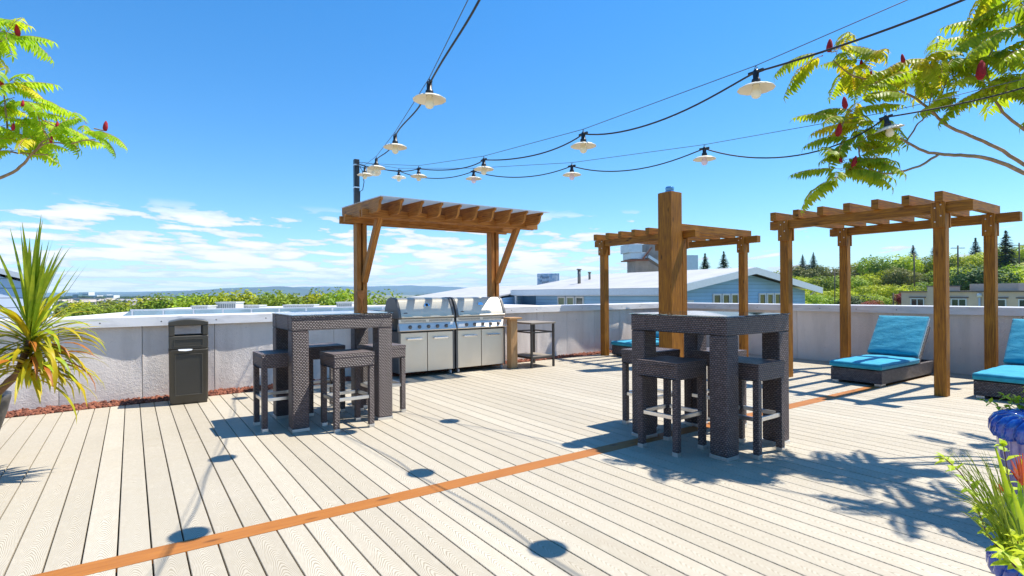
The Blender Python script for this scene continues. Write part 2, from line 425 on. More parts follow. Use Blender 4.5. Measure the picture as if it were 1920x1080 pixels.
sub = MB(); sub.box(-9, XW, -4.3, 9.0, -.3, -.06)
tag(sub.build('deck_base', JOINT), 'dark base under the deck boards', 'base', kind='structure')

def rocks(n):
    g = MB()
    ico = [(0, 0, 1), (.9, 0, .45), (.28, .85, .45), (-.72, .53, .45), (-.72, -.53, .45), (.28, -.85, .45), (.72, .53, -.45), (-.28, .85, -.45), (-.9, 0, -.45), (-.28, -.85, -.45), (.72, -.53, -.45), (0, 0, -1)]
    fc = [(0, 1, 2), (0, 2, 3), (0, 3, 4), (0, 4, 5), (0, 5, 1), (1, 6, 2), (2, 7, 3), (3, 8, 4), (4, 9, 5), (5, 10, 1), (2, 6, 7), (3, 7, 8), (4, 8, 9), (5, 9, 10), (1, 10, 6), (6, 11, 7), (7, 11, 8), (8, 11, 9), (9, 11, 10), (10, 11, 6)]
    for i in range(n):
        x = rnd.uniform(-3.5, 10.3) if i % 3 else rnd.uniform(-2, 5); a, b_ = edgeY(x)+.012, wallY(x)-.01
        t_ = rnd.random(); y = a+(b_-a)*t_; r = rnd.uniform(.012, .030); z = -.018+.026*rnd.random()+.018*t_
        q = Quaternion((rnd.random()-.5, rnd.random()-.5, rnd.random()-.5), rnd.uniform(0, 6)).normalized()
        sx, sy, sz = rnd.uniform(.7, 1.3), rnd.uniform(.7, 1.3), rnd.uniform(.5, .9)
        g.idx([q @ Vector((p[0]*r*sx*rnd.uniform(.8, 1.15), p[1]*r*sy, p[2]*r*sz*rnd.uniform(.8, 1.2)))+Vector((x, y, z)) for p in ico], fc)
    return g
mm, t, b = newmat('lava_rock')
rn = t.add('ShaderNodeNewGeometry').outputs['Random Per Island']
t.put(b.inputs['Base Color'], t.mix(rn, (.11, .034, .020), (.31, .105, .055))); b.inputs['Roughness'].default_value = .9
t.put(b.inputs['Normal'], t.bump(t.noise(t.add('ShaderNodeTexCoord').outputs['Object'], 160., 3), .7, .004))
LAVA = mm
tag(rocks(7500).build('gravel', LAVA, fixn=False), 'red lava rock gravel strip along the foot of the left wall', 'gravel', kind='stuff')

# ------------------------------------------------------------ parapet walls
def wavy(u, z):
    return (.010*math.sin(u*2.1+z*2.6+.6)*math.sin(u*.9-z*1.8)+.006*math.sin(u*5.3-z*4.1+1.2)+.004*math.sin(u*9.7+z*3.7)*math.sin(z*5+u))
def wall(name, label, p0, p1, n_in, joint0, joint_sp, joint_len_coord, amp, zb=-.3, zt=.925):
    """wall whose inner face runs p0->p1, n_in points to the deck; panels of stucco with open joints"""
    p0, p1 = Vector(p0), Vector(p1); L = (p1-p0).length; u = (p1-p0).normalized(); n = Vector(n_in).normalized()
    root = thing(name, label, 'wall')
    cuts = []; j = joint0
    while j < L: cuts.append(j); j += joint_sp
    cuts = [0]+cuts+[L]
    m_ = MB()
    for a, b_ in zip(cuts[:-1], cuts[1:]):
        a += .003; b_ -= .003
        nu = max(2, int((b_-a)/.055)); nz = 20
        pts = []
        for iz in range(nz+1):
            for iu in range(nu+1):
                uu = a+(b_-a)*iu/nu; zz = zb+(zt-zb)*iz/nz
                e = min(1, min(uu-a, b_-uu)/.06+.15)
                w = amp*wavy(uu+p0.y*3, zz)*e
                pts.append(p0+u*uu+n*w+Vector((0, 0, zz)))
        Fc = [(iz*(nu+1)+iu, iz*(nu+1)+iu+1, (iz+1)*(nu+1)+iu+1, (iz+1)*(nu+1)+iu) for iz in range(nz) for iu in range(nu)]
        m_.idx(pts, Fc, True)
        for uu in (a, b_):   # returns into the joint
            q0 = p0+u*uu
            m_.face([q0+Vector((0, 0, zb)), q0-n*.03+Vector((0, 0, zb)), q0-n*.03+Vector((0, 0, zt)), q0+Vector((0, 0, zt))])
    m_.build('stucco_panels', STUC, root, fixn=False)
    c = MB(); A = p0-n*.02; B = p1-n*.02
    P = []
    for i in range(8):
        P.append((B if i & 1 else A)+(-n*.20 if i & 2 else Vector((0, 0, 0)))+Vector((0, 0, zt-.002 if i & 4 else -.5)))
    c.hexa(P, (L, .2, 1.4)); c.build('core', JOINT, root)
    # sheet metal coping: cap with front and back lips
    cp = MB(); prof = [(.055, .918), (.055, 1.030), (.048, 1.040), (-.25, 1.044), (-.255, .925), (-.248, .925), (-.242, 1.032), (.045, 1.026), (.048, .925)]
    prof[0] = (.062, .918)
    A = p0+u*0; B = p1
    sec = [(A+n*a_+Vector((0, 0, z_)), B+n*a_+Vector((0, 0, z_))) for a_, z_ in prof]
    for i in range(len(sec)):
        j = (i+1) % len(sec); cp.face([sec[i][0], sec[i][1], sec[j][1], sec[j][0]])
    for e_ in (0, 1): cp.face([q_[e_] for q_ in sec])
    cope = cp.build('coping', COPE, root)
    k_ = 0; uu = .5
    while uu < L:
        sc = MB(); sc.lathe([(0, .006), (.008, .005), (.011, 0)], 8)
        for i_, v_ in enumerate(sc.v):
            w = Vector(v_); sc.v[i_] = tuple(p0+u*(uu+w.x)+Vector((0, 0, .972+w.y))+n*(.0555+w.z))
        sc.build('screw', CASTG, cope, fixn=False); uu += .62; k_ += 1
    uu = 1.4
    while uu < L:
        sc = MB(); q0 = p0+u*uu
        sc.hexa([q0+(u*.05 if i & 1 else u*0)+(n*.0575 if not i & 2 else n*.05)+Vector((0, 0, 1.034 if i & 4 else .925)) for i in range(8)], (.05, .01, .12))
        sc.build('coping_seam', COPE, cope); uu += 3.05
    return root
# left wall, seen across the deck; joints every .805 m with one at X = .112
x0 = -7.
wl = Vector((x0, wallY(x0), 0)); wr = Vector((XW+.0, wallY(XW), 0))
uL = (wr-wl).normalized(); j0 = (.112-x0)/uL.x; j0 -= int(j0/.806)*.806
wall('parapet_wall', 'rough grey stucco parapet wall with metal coping behind the trash can and grills', wl, wr, (uL.y, -uL.x, 0), j0, .806, None, 1.0)
wall('parapet_wall', 'shaded concrete parapet wall with metal coping behind the blue loungers', (XW, 8.72, 0), (XW, -4, 0), (-1, 0, 0), 1.51, 1.63, None, .25)

# ------------------------------------------------------------ wicker furniture
def wicker_leg(par, x, y, w, zt, foot=.03, wb=None):
    l = MB(); l.box(x-w/2, x+w/2, y-w/2, y+w/2, foot, zt); lo = l.build('leg', WICK, par, bevel=w*.08)
    f_ = MB(); e = w*.5+.002; f_.box(x-e, x+e, y-e, y+e, 0, foot); f_.build('foot_cap', ALU, lo, bevel=.002)
    return lo
def bar_table(name, label, x0, x1, y0, y1, zt, grp):
    cx, cy = (x0+x1)/2, (y0+y1)/2; hx, hy = (x1-x0)/2, (y1-y0)/2; lw = .158
    r = thing(name, label, 'table', (cx, cy, 0), 0, grp)
    ah = .142; zt -= .008
    for sx in (-1, 1):
        for sy in (-1, 1): wicker_leg(r, sx*(hx-lw/2), sy*(hy-lw/2), lw, zt-ah, .028)
    a = MB(); i = lw
    a.box(-hx, hx, -hy, -hy+i, zt-ah, zt); a.box(-hx, hx, hy-i, hy, zt-ah, zt)
    a.box(-hx, -hx+i, -hy+i, hy-i, zt-ah, zt); a.box(hx-i, hx, -hy+i, hy-i, zt-ah, zt)
    a.box(-hx+i, hx-i, -hy+i, hy-i, zt-.03, zt-.004)
    a.build('apron', WICK, r, bevel=.006)
    g = MB(); g.box(-hx-.008, hx+.008, -hy-.008, hy+.008, zt+.0015, zt+.0095); g.build('glass_top', GLASS, r, bevel=.002)
    return r
T1 = bar_table('bar_table', 'dark wicker bar table with glass top in front of the grills', 1.237, 2.235, 5.414, 6.27, 1.105, 'wicker bar tables')
T2 = bar_table('bar_table', 'nearest dark wicker bar table, in front of the tall thick timber column', 3.724, 4.615, 2.508, 3.48, 1.108, 'wicker bar tables')

def bar_stool():
    r = thing('bar_stool', '', 'stool', (0, 0, 0), 0, 'wicker bar stools'); h = .20; lw = .05; zt = .742; zs = .60
    for sx in (-1, 1):
        for sy in (-1, 1): wicker_leg(r, sx*(h-lw/2-.003), sy*(h-lw/2-.003), lw, zs, .032)
    a = MB(); a.box(-h, h, -h, h, zs, zt)
    # hollow underside
    a = MB(); i = .03
    a.box(-h, h, -h, -h+i, zs, zt-.03); a.box(-h, h, h-i, h, zs, zt-.03); a.box(-h, -h+i, -h+i, h-i, zs, zt-.03); a.box(h-i, h, -h+i, h-i, zs, zt-.03)
    a.build('seat_frame', WICK, r, bevel=.008)
    n = 10; V = []; 
    m_ = MB()
    for k_ in range(n+1):
        for l_ in range(n+1):
            u, v = k_/n*2-1, l_/n*2-1; edge = max(abs(u), abs(v))
            z = zt-.012*(1-max(0, (edge-.35)/.65)**2)-.006*(edge > .98)
            V.append((u*h*1.005, v*h*1.005, z))
    m_.idx(V, [(a_*(n+1)+b_, (a_+1)*(n+1)+b_, (a_+1)*(n+1)+b_+1, a_*(n+1)+b_+1) for a_ in range(n) for b_ in range(n)], True, [(p[0], p[1]) for p in V])
    q_ = h*1.005; z1 = zt-.006; z0 = zt-.045
    for (ax, ay, bx, by) in ((-q_, -q_, q_, -q_), (q_, -q_, q_, q_), (q_, q_, -q_, q_), (-q_, q_, -q_, -q_)):
        m_.face([(ax, ay, z0), (bx, by, z0), (bx, by, z1), (ax, ay, z1)], [(0, 0), (.4, 0), (.4, .04), (0, .04)])
    m_.face([(-q_, -q_, z0), (q_, -q_, z0), (q_, q_, z0), (-q_, q_, z0)])
    m_.build('seat', WICK, r, bevel=.004)
    f_ = MB(); zf = .285; e = h-lw/2
    b2 = .012
    f_.box(-e+.024, e-.024, -e-b2, -e+b2, zf, zf+.032); f_.box(-e+.024, e-.024, e-b2, e+b2, zf, zf+.032)
    f_.box(-e-b2, -e+b2, -e+.024, e-.024, zf, zf+.032); f_.box(e-b2, e+b2, -e+.024, e-.024, zf, zf+.032)
    f_.build('footrest', ALU, r, bevel=.002)
    return r
st = bar_stool()
stools = [(1.20, 5.79, .03, 'wicker bar stool at the trash can side of the table by the grills'),
          (1.745, 5.375, .05, 'wicker bar stool standing nearest the camera at the table by the grills'),
          (1.74, 6.24, .03, 'wicker bar stool between the table by the grills and the left wall'),
          (2.275, 5.83, .04, 'wicker bar stool between the left bar table and the stainless grills'),
          (3.70, 3.01, .05, 'bar stool with a shaded seat under the left side of the nearest bar table'),
          (4.155, 2.60, .03, 'bar stool on the camera side of the nearest table, right of its front leg'),
          (4.20, 3.67, .04, 'half hidden bar stool on the far left side of the nearest bar table'),
          (4.64, 3.24, .04, 'half hidden bar stool on the lounger side of the nearest bar table')]
for i, (x, y, rz, lb) in enumerate(stools):
    o = st if i == 0 else dup(st, (x, y, 0), rz)
    o.location = (x, y, 0); o.rotation_euler = (0, 0, rz); o['label'] = lb

# ------------------------------------------------------------ trash can
tc = thing('trash_can', 'square dark olive plastic trash can with open window lid by the left wall', 'trash can', (.575, 7.80, 0), R(-3))
def rrect(w, dd, r, n=4):
    out = []
    for cx, cy, a0 in ((w-r, dd-r, 0), (-w+r, dd-r, 90), (-w+r, -dd+r, 180), (w-r, -dd+r, 270)):
        for k_ in range(n+1):
            a = R(a0+90*k_/n); out.append((cx+r*math.cos(a), cy+r*math.sin(a)))
    return out
def loft(mb, secs, smooth=True, capb=True, capt=True):
    n = len(secs[0]); V = [p for s_ in secs for p in s_]
    mb.idx(V, [(j*n+k_, j*n+(k_+1) % n, (j+1)*n+(k_+1) % n, (j+1)*n+k_) for j in range(len(secs)-1) for k_ in range(n)], smooth)
    if capb: mb.face(list(reversed(secs[0])))
    if capt: mb.face(secs[-1])
w_ = .205
bd = MB()
def ring(w, z, dd=None, r=.03): return [(x, y, z) for x, y in rrect(w, dd or w, r)]
loft(bd, [ring(w_-.012, 0), ring(w_-.012, .03), ring(w_-.004, .05), ring(w_, .63), ring(w_+.004, .64), ring(w_+.004, .65)])
bo = bd.build('body', CANM, tc)
pn = MB(); z0, z1, x1 = .105, .60, .145; yf = -w_-.001
for (a, b_, c_, e_) in ((-x1, x1, z0, z0+.012), (-x1, x1, z1-.012, z1), (-x1, -x1+.012, z0+.012, z1-.012), (x1-.012, x1, z0+.012, z1-.012)): pn.box(a, b_, yf-.009, yf+.004, c_, e_)
pn.build('door_frame', CANM, bo, bevel=.003)
pn = MB(); pn.box(-x1+.013, x1-.013, yf-.003, yf+.004, z0+.013, z1-.013); pn.build('door_panel', CAND, bo)
ld = MB()
top = lambda x: .995+.030*(1-(x/w_)**2)
for ya, yb in ((-w_, -w_+.03), (w_-.03, w_)):
    ld.box(-w_, w_, ya, yb, .656, .815)
    ld.box(-w_, -w_+.062, ya, yb, .816, .94); ld.box(w_-.062, w_, ya, yb, .816, .94)
ld.box(-w_, -w_+.03, -w_+.031, w_-.031, .656, .94); ld.box(w_-.03, w_, -w_+.031, w_-.031, .656, .94)
poly = [(-w_-.002, .935)]+[(-w_-.002+2*(w_+.002)*k_/10, top(-w_+2*w_*k_/10)-.012) for k_ in range(11)]+[(w_+.002, .935)]
ld.prism(poly, 'y', -w_-.002, w_+.002)
lo = ld.build('lid', CANM, tc, bevel=.012, segs=3)
lp = MB()
for (a, b_, c_, e_) in ((-.15, .15, .690, .698), (-.15, .15, .772, .780), (-.15, -.142, .699, .771), (.142, .15, .699, .771)): lp.box(a, b_, -w_-.007, -w_+.002, c_, e_)
lp.build('trim', CANM, lo, bevel=.002)
lp = MB(); lp.box(-.141, .141, -w_-.002, -w_+.002, .699, .771); lp.build('inset_panel', CAND, lo)
ln = MB()
pts = [(-.11, -w_-.012, .655), (-.10, -w_-.016, .642), (-.03, -w_-.018, .636), (.03, -w_-.016, .642), (.04, -w_-.01, .653), (.0, -w_-.004, .658), (-.09, -w_-.004, .658)]
ln.face(pts); ln.face([(p[0], p[1]+.004, p[2]+.002) for p in pts][::-1]); ln.build('bin_liner', LINER, tc)

# ------------------------------------------------------------ grills
def grill():
    g = thing('gas_grill', '', 'grill', (0, 0, 0), 0, 'stainless gas grills'); W = .97; hw = W/2
    # local frame: x across, front at y=0, back +y
    b_ = MB(); b_.box(-hw+.02, hw-.02, .03, .56, .10, .72); b_.build('cabinet', BLACKP, g, bevel=.004)
    for sx in (-1, 1):
        dr = MB(); xa, xb = (-hw+.035, -.004) if sx < 0 else (.004, hw-.035); dr.box(xa, xb, .0, .028, .085, .695)
        do = dr.build('door', STEELD, g, bevel=.006)
        hd = MB(); xc = (xa+xb)/2; hd.box(xc-.125, xc+.125, -.042, -.026, .585, .615); hd.box(xc-.115, xc-.095, -.025, -.001, .59, .61); hd.box(xc+.095, xc+.115, -.025, -.001, .59, .61)
        hd.build('handle', CHROME, do, bevel=.005)
    for sx in (-1, 1):
        sp = MB(); sp.box(min(sx*(hw-.005), sx*(hw-.03)), max(sx*(hw-.005), sx*(hw-.03)), .002, .56, .08, .71); sp.build('side_panel', CASTG, g)
    # control panel: sloping stainless fascia
    cp = MB(); prof = [(.03, .715), (-.055, .722), (-.065, .735), (-.012, .842), (.03, .842)]
    cp.prism(prof, 'x', -hw, hw); co_ = cp.build('control_panel', STEEL, g, bevel=.004)
    nrm = Vector((0, -.107, .053)).normalized()
    nrm = Vector((0, -.896, .444))
    for k_ in range(5):
        kb = MB(); q = nrm.to_track_quat('Z', 'Y')
        c = Vector((-.31+.155*k_, -.043, .785))
        kb.lathe([(0.0, .034), (.017, .033), (.020, .028), (.022, .006), (.029, .005), (.031, 0)], 16)
        kb.v = [tuple(q @ Vector(v)+c) for v in kb.v]; kb.build('knob', CASTG if k_ else CASTG, co_, fixn=False)
    # vent band with slots
    vb = MB(); vb.box(-hw+.01, hw-.01, .0, .03, .845, .905); vo = vb.build('vent_panel', STEEL, g)
    sl = MB()
    for k_ in range(44):
        x = -hw+.06+(W-.12)*k_/43
        if abs(x) < .02: continue
        s_ = -1 if x < 0 else 1
        sl.hexa([Vector((x+(.006 if i & 1 else 0)+(s_*.014 if i & 4 else 0), -.003 if not i & 2 else .004, .893 if i & 4 else .860)) for i in range(8)], (.006, .006, .03))
    sl.build('slots', BLACKP, vo)
    # hood: rolled stainless lid between cast end caps
    pr = [(-.005, .945), (.0, .975), (.022, 1.03), (.06, 1.10), (.098, 1.165), (.125, 1.20), (.17, 1.225), (.25, 1.232), (.38, 1.225), (.48, 1.17), (.54, 1.05), (.56, .93)]
    hood = MB(); hx = hw-.045
    N = len(pr); V = []
    for x in (-hx, hx):
        for (y, z) in pr: V.append((x, y, z))
    hood.idx(V, [(i, i+1, N+i+1, N+i) for i in range(N-1)], True)
    ho = hood.build('lid', LIDST, g, fixn=False)
    for sx in (-1, 1):
        ec = MB(); p2 = [(y-.012 if i < 6 else y, z+.008) for i, (y, z) in enumerate(pr)]+[(.56, .915), (-.02, .915)]
        xa, xb = (-hw+.0, -hx) if sx < 0 else (hx, hw-.0)
        ec.prism(p2, 'x', xa, xb); ec.build('end_cap', CASTG, ho, bevel=.008)
    hr = MB(); hr.box(-hx-.01, hx+.01, -.052, -.018, .925, .95); hr.build('lid_handle', LIDST, ho, bevel=.01, segs=3)
    bs = MB(); bs.box(-hx, hx, -.004, .55, .906, .924); bs.build('firebox_rim', CASTG, g)
    # thermometer badge
    nn = Vector((0, -.88, .47)).normalized(); q = nn.to_track_quat('Z', 'Y'); c = Vector((.02, .068, 1.118))
    tb = MB()
    out = [(.05, -.028), (.05, .0), (.035, .024), (0, .032), (-.035, .024), (-.05, .0), (-.05, -.028)]
    tb.prism(out, 'z', 0, .012); tb.v = [tuple(q @ Vector((v[0], v[1], v[2]))+c) for v in tb.v]; tbo = tb.build('thermometer_plate', CHROME, ho, bevel=.003)
    dl = MB(); dl.lathe([(0, .017), (.018, .016), (.022, .0135), (.026, .012)], 16); dl.v = [tuple(q @ Vector((v[0], v[1]-.004, v[2]))+c) for v in dl.v]; dl.build('dial', BLACKP, tbo, fixn=False)
    bg_ = MB(); c2 = Vector((-.36, .012, 1.0)); nn2 = Vector((0, -.93, .37)); q2 = nn2.to_track_quat('Z', 'Y')
    bg_.prism([(-.03, -.006), (.03, -.006), (.03, .0), (.008, .008), (-.01, .004), (-.03, .003)], 'z', 0, .004); bg_.v = [tuple(q2 @ Vector(v)+c2+Vector((0, -.004, 0))) for v in bg_.v]; bg_.build('badge', simple('badge_brown', (.10, .03, .02), .5), ho)
    for sx in (-1, 1):
        for yy in (.05, .50):
            w = MB(); w.lathe([(.0, -.014), (.030, -.014), (.034, -.009), (.034, .009), (.030, .014), (0, .014)], 16)
            w.v = [(sx*(hw-.06)+v[2], yy+v[0], .034+v[1]) for v in w.v]
            wo_ = w.build('caster', simple('caster_grey', (.42, .42, .42), .4) if 'caster_grey' not in MATS else MATS['caster_grey'], g, fixn=False)
            fk = MB(); fk.box(sx*(hw-.06)-.02, sx*(hw-.06)+.02, yy-.02, yy+.02, .07, .10); fk.build('fork', BLACKP, wo_)
    fl = MB(); fl.box(-hw+.03, hw-.03, .04, .55, .086, .099); fl.build('bottom_tray', BLACKP, g)
    return g
g1 = grill(); g1.location = (3.815, 7.835, 0); g1['label'] = 'stainless gas grill nearer the wicker table, left of the pair'
g2 = dup(g1, (4.825, 7.865, 0), 0, 'stainless gas grill beside the short cedar post, right of the pair')
cb = thing('cedar_post', 'short pale cedar post with a flat cap between the grill and side table', 'post', (5.405, 7.80, 0))
p = MB(); p.bar((0, 0, 0), (0, 0, .845), .135, .135, (0, 1, 0)); p.build('post', LWOOD, cb, bevel=.006)
p = MB(); p.bar((-.13, 0, .862), (.13, 0, .862), .24, .032); p.build('cap_board', LWOOD, cb, bevel=.004)
# side table
sx0, sx1, sy0, sy1 = 5.655, 6.135, 7.575, 8.14
tb = thing('side_table', 'narrow dark metal side table with slatted top right of the grills', 'side table', (sx0, sy0, 0))
w, dp = sx1-sx0, sy1-sy0
for x in (0, w):
    for y in (0, dp):
        l = MB(); l.box(x-.017, x+.017, y-.017, y+.017, 0, .755); l.build('leg', TBLM, tb, bevel=.003)
for z0_, z1_ in ((.60, .622), (.155, .185)):
    fr = MB(); fr.box(.017, w-.017, -.012, .012, z0_, z1_); fr.box(.017, w-.017, dp-.012, dp+.012, z0_, z1_); fr.box(-.012, .012, .017, dp-.017, z0_, z1_); fr.box(w-.012, w+.012, .017, dp-.017, z0_, z1_)
    fr.build('rail', TBLM, tb)
tp = MB(); tp.box(-.03, w+.03, -.035, dp+.035, .756, .785); tp.build('top', SLAT, tb, bevel=.004)
sh = MB(); sh.box(.0, w, .0, dp, .186, .198); sh.build('shelf', SLAT, tb)

# ------------------------------------------------------------ timber shelters
def timber(par, name, p, q, w, h, mat, upv=(0, 0, 1), bevel=.004):
    m_ = MB(); m_.bar(p, q, w, h, upv); return m_.build(name, mat, par, bevel=bevel)
gp = thing('grill_shelter', 'red brown timber shelter with ten rafters and clear roof over the grills', 'shelter', (0, 0, 0))
PX = (2.922, 5.362); PY = 8.33
for px_ in PX:
    timber(gp, 'post', (px_-.048, PY, -.1), (px_-.048, PY, 2.44), .065, .16, GWOOD, (0, 1, 0))
    timber(gp, 'post', (px_+.048, PY, -.1), (px_+.048, PY, 2.44), .065, .16, GWOOD, (0, 1, 0))
    timber(gp, 'post', (px_, PY+.01, -.1), (px_, PY+.01, 2.40), .028, .10, GWOOD, (0, 1, 0))
    timber(gp, 'brace', (px_+.03, PY-.09, 1.50), (px_+.03, 7.57, 2.46), .085, .10, GWOOD, (0, -1, 0))
timber(gp, 'beam', (2.64, 8.225, 2.44), (5.73, 8.225, 2.44), .05, .115, GWOOD)
timber(gp, 'beam', (2.64, 8.44, 2.44), (5.73, 8.44, 2.44), .05, .115, GWOOD)
timber(gp, 'beam', (2.66, 7.625, 2.44), (5.74, 7.625, 2.44), .05, .115, GWOOD)
timber(gp, 'beam', (2.66, 7.515, 2.44), (5.74, 7.515, 2.44), .05, .115, GWOOD)
for k_ in range(10):
    x = 2.765+.3025*k_; m_ = MB()
    yf, yb = 7.03, 8.66; zf, zb = 2.60, 2.655
    poly = [(yb, zb), (yb+.0, zb-.10), (yb-.07, zb-.185), (yf+.17, 2.412), (yf+.12, 2.425), (yf+.085, 2.455), (yf+.065, 2.50), (yf+.05, 2.55), (yf+.0, zf-.03), (yf+.0, zf)]
    m_.prism(poly, 'x', x-.019, x+.019); m_.uv = [[(v, u) for u, v in f_] if len(f_) == 4 else f_ for f_ in m_.uv]
    m_.build('rafter', GWOOD, gp, bevel=.003)
rs = MB(); P = [Vector((5.62 if i & 1 else 2.74, 8.72 if i & 2 else 7.0, (2.664 if i & 2 else 2.606)+(.006 if i & 4 else 0))) for i in range(8)]
rs.hexa(P, (2.9, 1.7, .006)); rs.build('roof_sheet', ROOFSH, gp)

def pergola(name, label, ox, oy, mats):
    r = thing(name, label, 'pergola', (ox, oy, 0), 0, 'lounger pergolas')
    # posts at y 0 and 1.94, x 0 and 1.93
    pw = .128; X2 = 1.87; Y2 = 1.94
    for x in (0, X2):
        for y in (0, Y2):
            timber(r, 'post', (x, y, 0), (x, y, 2.238), pw, pw, PWOOD, (0, 1, 0), .006)
            for s_ in (-1, 1):
                br = timber(r, 'bracket', (x+s_*(pw/2+.019), y, 2.06), (x+s_*(pw/2+.019), y, 2.368), .145, .036, PWOOD, (1, 0, 0), .003)
                if s_ < 0:
                    for (by, bz) in ((-.03, 2.335), (.03, 2.30), (-.03, 2.20), (.03, 2.13)):
                        bl = MB(); bl.lathe([(0, .006), (.008, .005), (.0095, 0)], 8); bl.v = [(x-pw/2-.037-v[2], y+by+v[0], bz+v[1]) for v in bl.v]; bl.build('bolt', ALU, br, fixn=False)
        timber(r, 'beam', (x, -.33, 2.304), (x, Y2+.22, 2.304), pw-.006, .128, PWOOD)
    for k_ in range(7):
        y = -.02+k_*(Y2+.15)/6
        timber(r, 'rafter', (-.135, y, 2.4325), (X2+.19, y, 2.4325), .085, .127, PWOOD)
    return r
pergola('pergola', 'dark timber pergola standing over the turquoise lounger on the right', 8.175, 2.54, PWOOD)
pergola('pergola', 'timber pergola half hidden behind the tall thick timber column', 8.03, 6.29, PWOOD)

bp = thing('timber_column', 'tall thick boxed timber column with a glass cap rising behind the nearest table', 'column', (7.73, 6.30, 0))
q_ = .1425
for (a, b_, c_, e_) in ((-q_, q_-.0, -q_, -q_+.03), (-q_, q_, q_-.03, q_)):
    m_ = MB(); m_.bar((0, (c_+e_)/2, 0), (0, (c_+e_)/2, 3.02), 2*q_, .03, (0, 1, 0)); m_.build('face_board', PWOOD, bp, bevel=.003)
for xx in (-q_+.015, q_-.015):
    m_ = MB(); m_.bar((xx, 0, 0), (xx, 0, 3.02), .03, 2*q_-.06, (0, 1, 0)); m_.build('face_board', PWOOD, bp, bevel=.003)
m_ = MB(); m_.box(-q_+.02, q_-.02, -q_+.02, q_-.02, 2.98, 3.028); m_.build('top_plate', PWOOD, bp)
m_ = MB(); m_.lathe([(.072, 3.03), (.078, 3.04), (.078, 3.055), (.066, 3.06), (.074, 3.075), (.076, 3.10), (.068, 3.125), (.05, 3.135), (0, 3.137)], 20)
m_.build('lamp_cap', simple('blue_glass_cap', (.16, .36, .55), .12, .55), bp, fixn=False)

# wooden spatula hung on the post
m_ = MB()
out = [(-.013, .0), (-.045, -.02), (-.052, -.07), (-.03, -.105), (-.012, -.13)]
pts = [(-.055, .20), (.05, .20), (.046, .10), (.018, .06), (.014, -.07), (.022, -.10), (.05, -.125), (.052, -.185), (-.042, -.185), (-.045, -.125), (-.016, -.10), (-.012, -.07), (-.016, .06), (-.052, .10)]
m_.prism([(x+.018*(-z)/.2, z) for x, z in pts], 'y', 8.236, 8.252)
tag(m_.build('wooden_spatula', SPWOOD, None, loc=(2.915, 0, 1.155), bevel=.003), 'orange brown wooden spatula hung on the left shelter post', 'spatula')

# ------------------------------------------------------------ pole, cables and festoon lamps
POLE = (2.905, 8.43)
pl = thing('light_pole', 'slim black pole behind the left shelter post carrying the string lights', 'pole', (POLE[0], POLE[1], 0))
m_ = MB(); m_.box(-.038, .038, -.038, .038, -.2, 3.40); m_.build('shaft', BLACKP, pl, bevel=.004)
for z in (2.95, 3.3):
    m_ = MB(); m_.box(-.044, .044, -.044, .044, z, z+.02); m_.build('clamp', ALU, pl)
m_ = MB(); m_.tube([(.04, -.05, 3.28), (.07, -.07, 3.22), (.10, -.06, 3.05), (.085, -.04, 2.93), (.045, -.03, 2.90), (.04, -.02, 2.6)], .006, 6); m_.build('cable', BLACKP, pl)
SHW = simple('enamel_shade', (.72, .66, .52), .35, var=.06)
BULB = simple('bulb_glass', (.82, .76, .58), .25)
BULBP = simple('pink_bulb_glass', (.78, .66, .80), .25)
def lamp():
    l = thing('festoon_lamp', '', 'lamp', (0, 0, 0), 0, 'festoon lamps on the black cords')
    m_ = MB(); m_.lathe([(0, .0), (.012, .002), (.017, -.008), (.017, -.05), (.024, -.055), (.026, -.085), (0, -.085)], 14)
    m_.tube([(-.045, 0, -.012), (.045, 0, -.012)], [.011, .011], 8); m_.tube([(0, 0, 0), (.008, 0, .012), (0, 0, .022), (-.008, 0, .012), (0, 0, 0)], .0025, 5)
    so_ = m_.build('socket', BLACKP, l, fixn=False)
    m_ = MB(); f_ = lambda th, j: 1+.02*math.cos(12*th)*(j in (3, 4, 5))
    m_.lathe([(.022, -.080), (.040, -.084), (.075, -.094), (.100, -.108), (.102, -.112), (.099, -.112), (.074, -.099), (.040, -.089), (.020, -.087)], 36, f=f_)
    m_.build('shade', SHW, l, fixn=False)
    m_ = MB(); m_.lathe([(.018, -.087), (.018, -.105), (.024, -.115), (.029, -.130), (.029, -.143), (.022, -.158), (.010, -.165), (0, -.166)], 16); m_.build('bulb', BULB, l, fixn=False)
    return l
L0 = lamp(); FL = [L0]
s1 = [((1.16, 1.63, 2.62), 'festoon lamp out of sight'), ((1.52, 3.07, 2.53), 'topmost enamel festoon lamp on the steep cord, over the trash can'), ((1.90, 4.51, 2.61), 'second enamel lamp down the steep left cord, against plain sky'), ((2.28, 5.95, 2.75), 'festoon lamp third along the steep cord, just above and right of the pole top'), ((2.59, 7.18, 2.93), 'festoon lamp closest to the black pole top')]
s2 = [((2.99, 1.81, 2.51), 'largest festoon lamp, on the upper right cord left of the sumac branch'), ((2.97, 3.27, 2.50), 'festoon lamp on the upper cord, above the right end of the grill shelter'), ((2.95, 4.74, 2.59), 'festoon lamp on the upper cord above the middle of the shelter roof'), ((2.93, 6.23, 2.78), 'small festoon lamp on the upper cord above the left rafters'), ((2.91, 7.65, 3.08), 'small tilted lamp mostly hidden beside the pole top')]
s3 = [((5.03, .90, 2.64), 'festoon lamp among the sumac leaves at the right picture edge'), ((4.75, 1.82, 2.56), 'tilted festoon lamp against the lower sumac leaves'), ((4.37, 3.16, 2.56), 'festoon lamp with pinkish bulb on the lower cord above the thick column'), ((3.97, 4.56, 2.62), 'festoon lamp with pinkish bulb on the lower cord, right of the shelter roof'), ((3.57, 5.98, 2.78), 'festoon lamp with pinkish bulb below the upper cord over the shelter rafters'), ((3.17, 7.40, 3.0), 'small festoon lamp at the left start of the lower cord')]
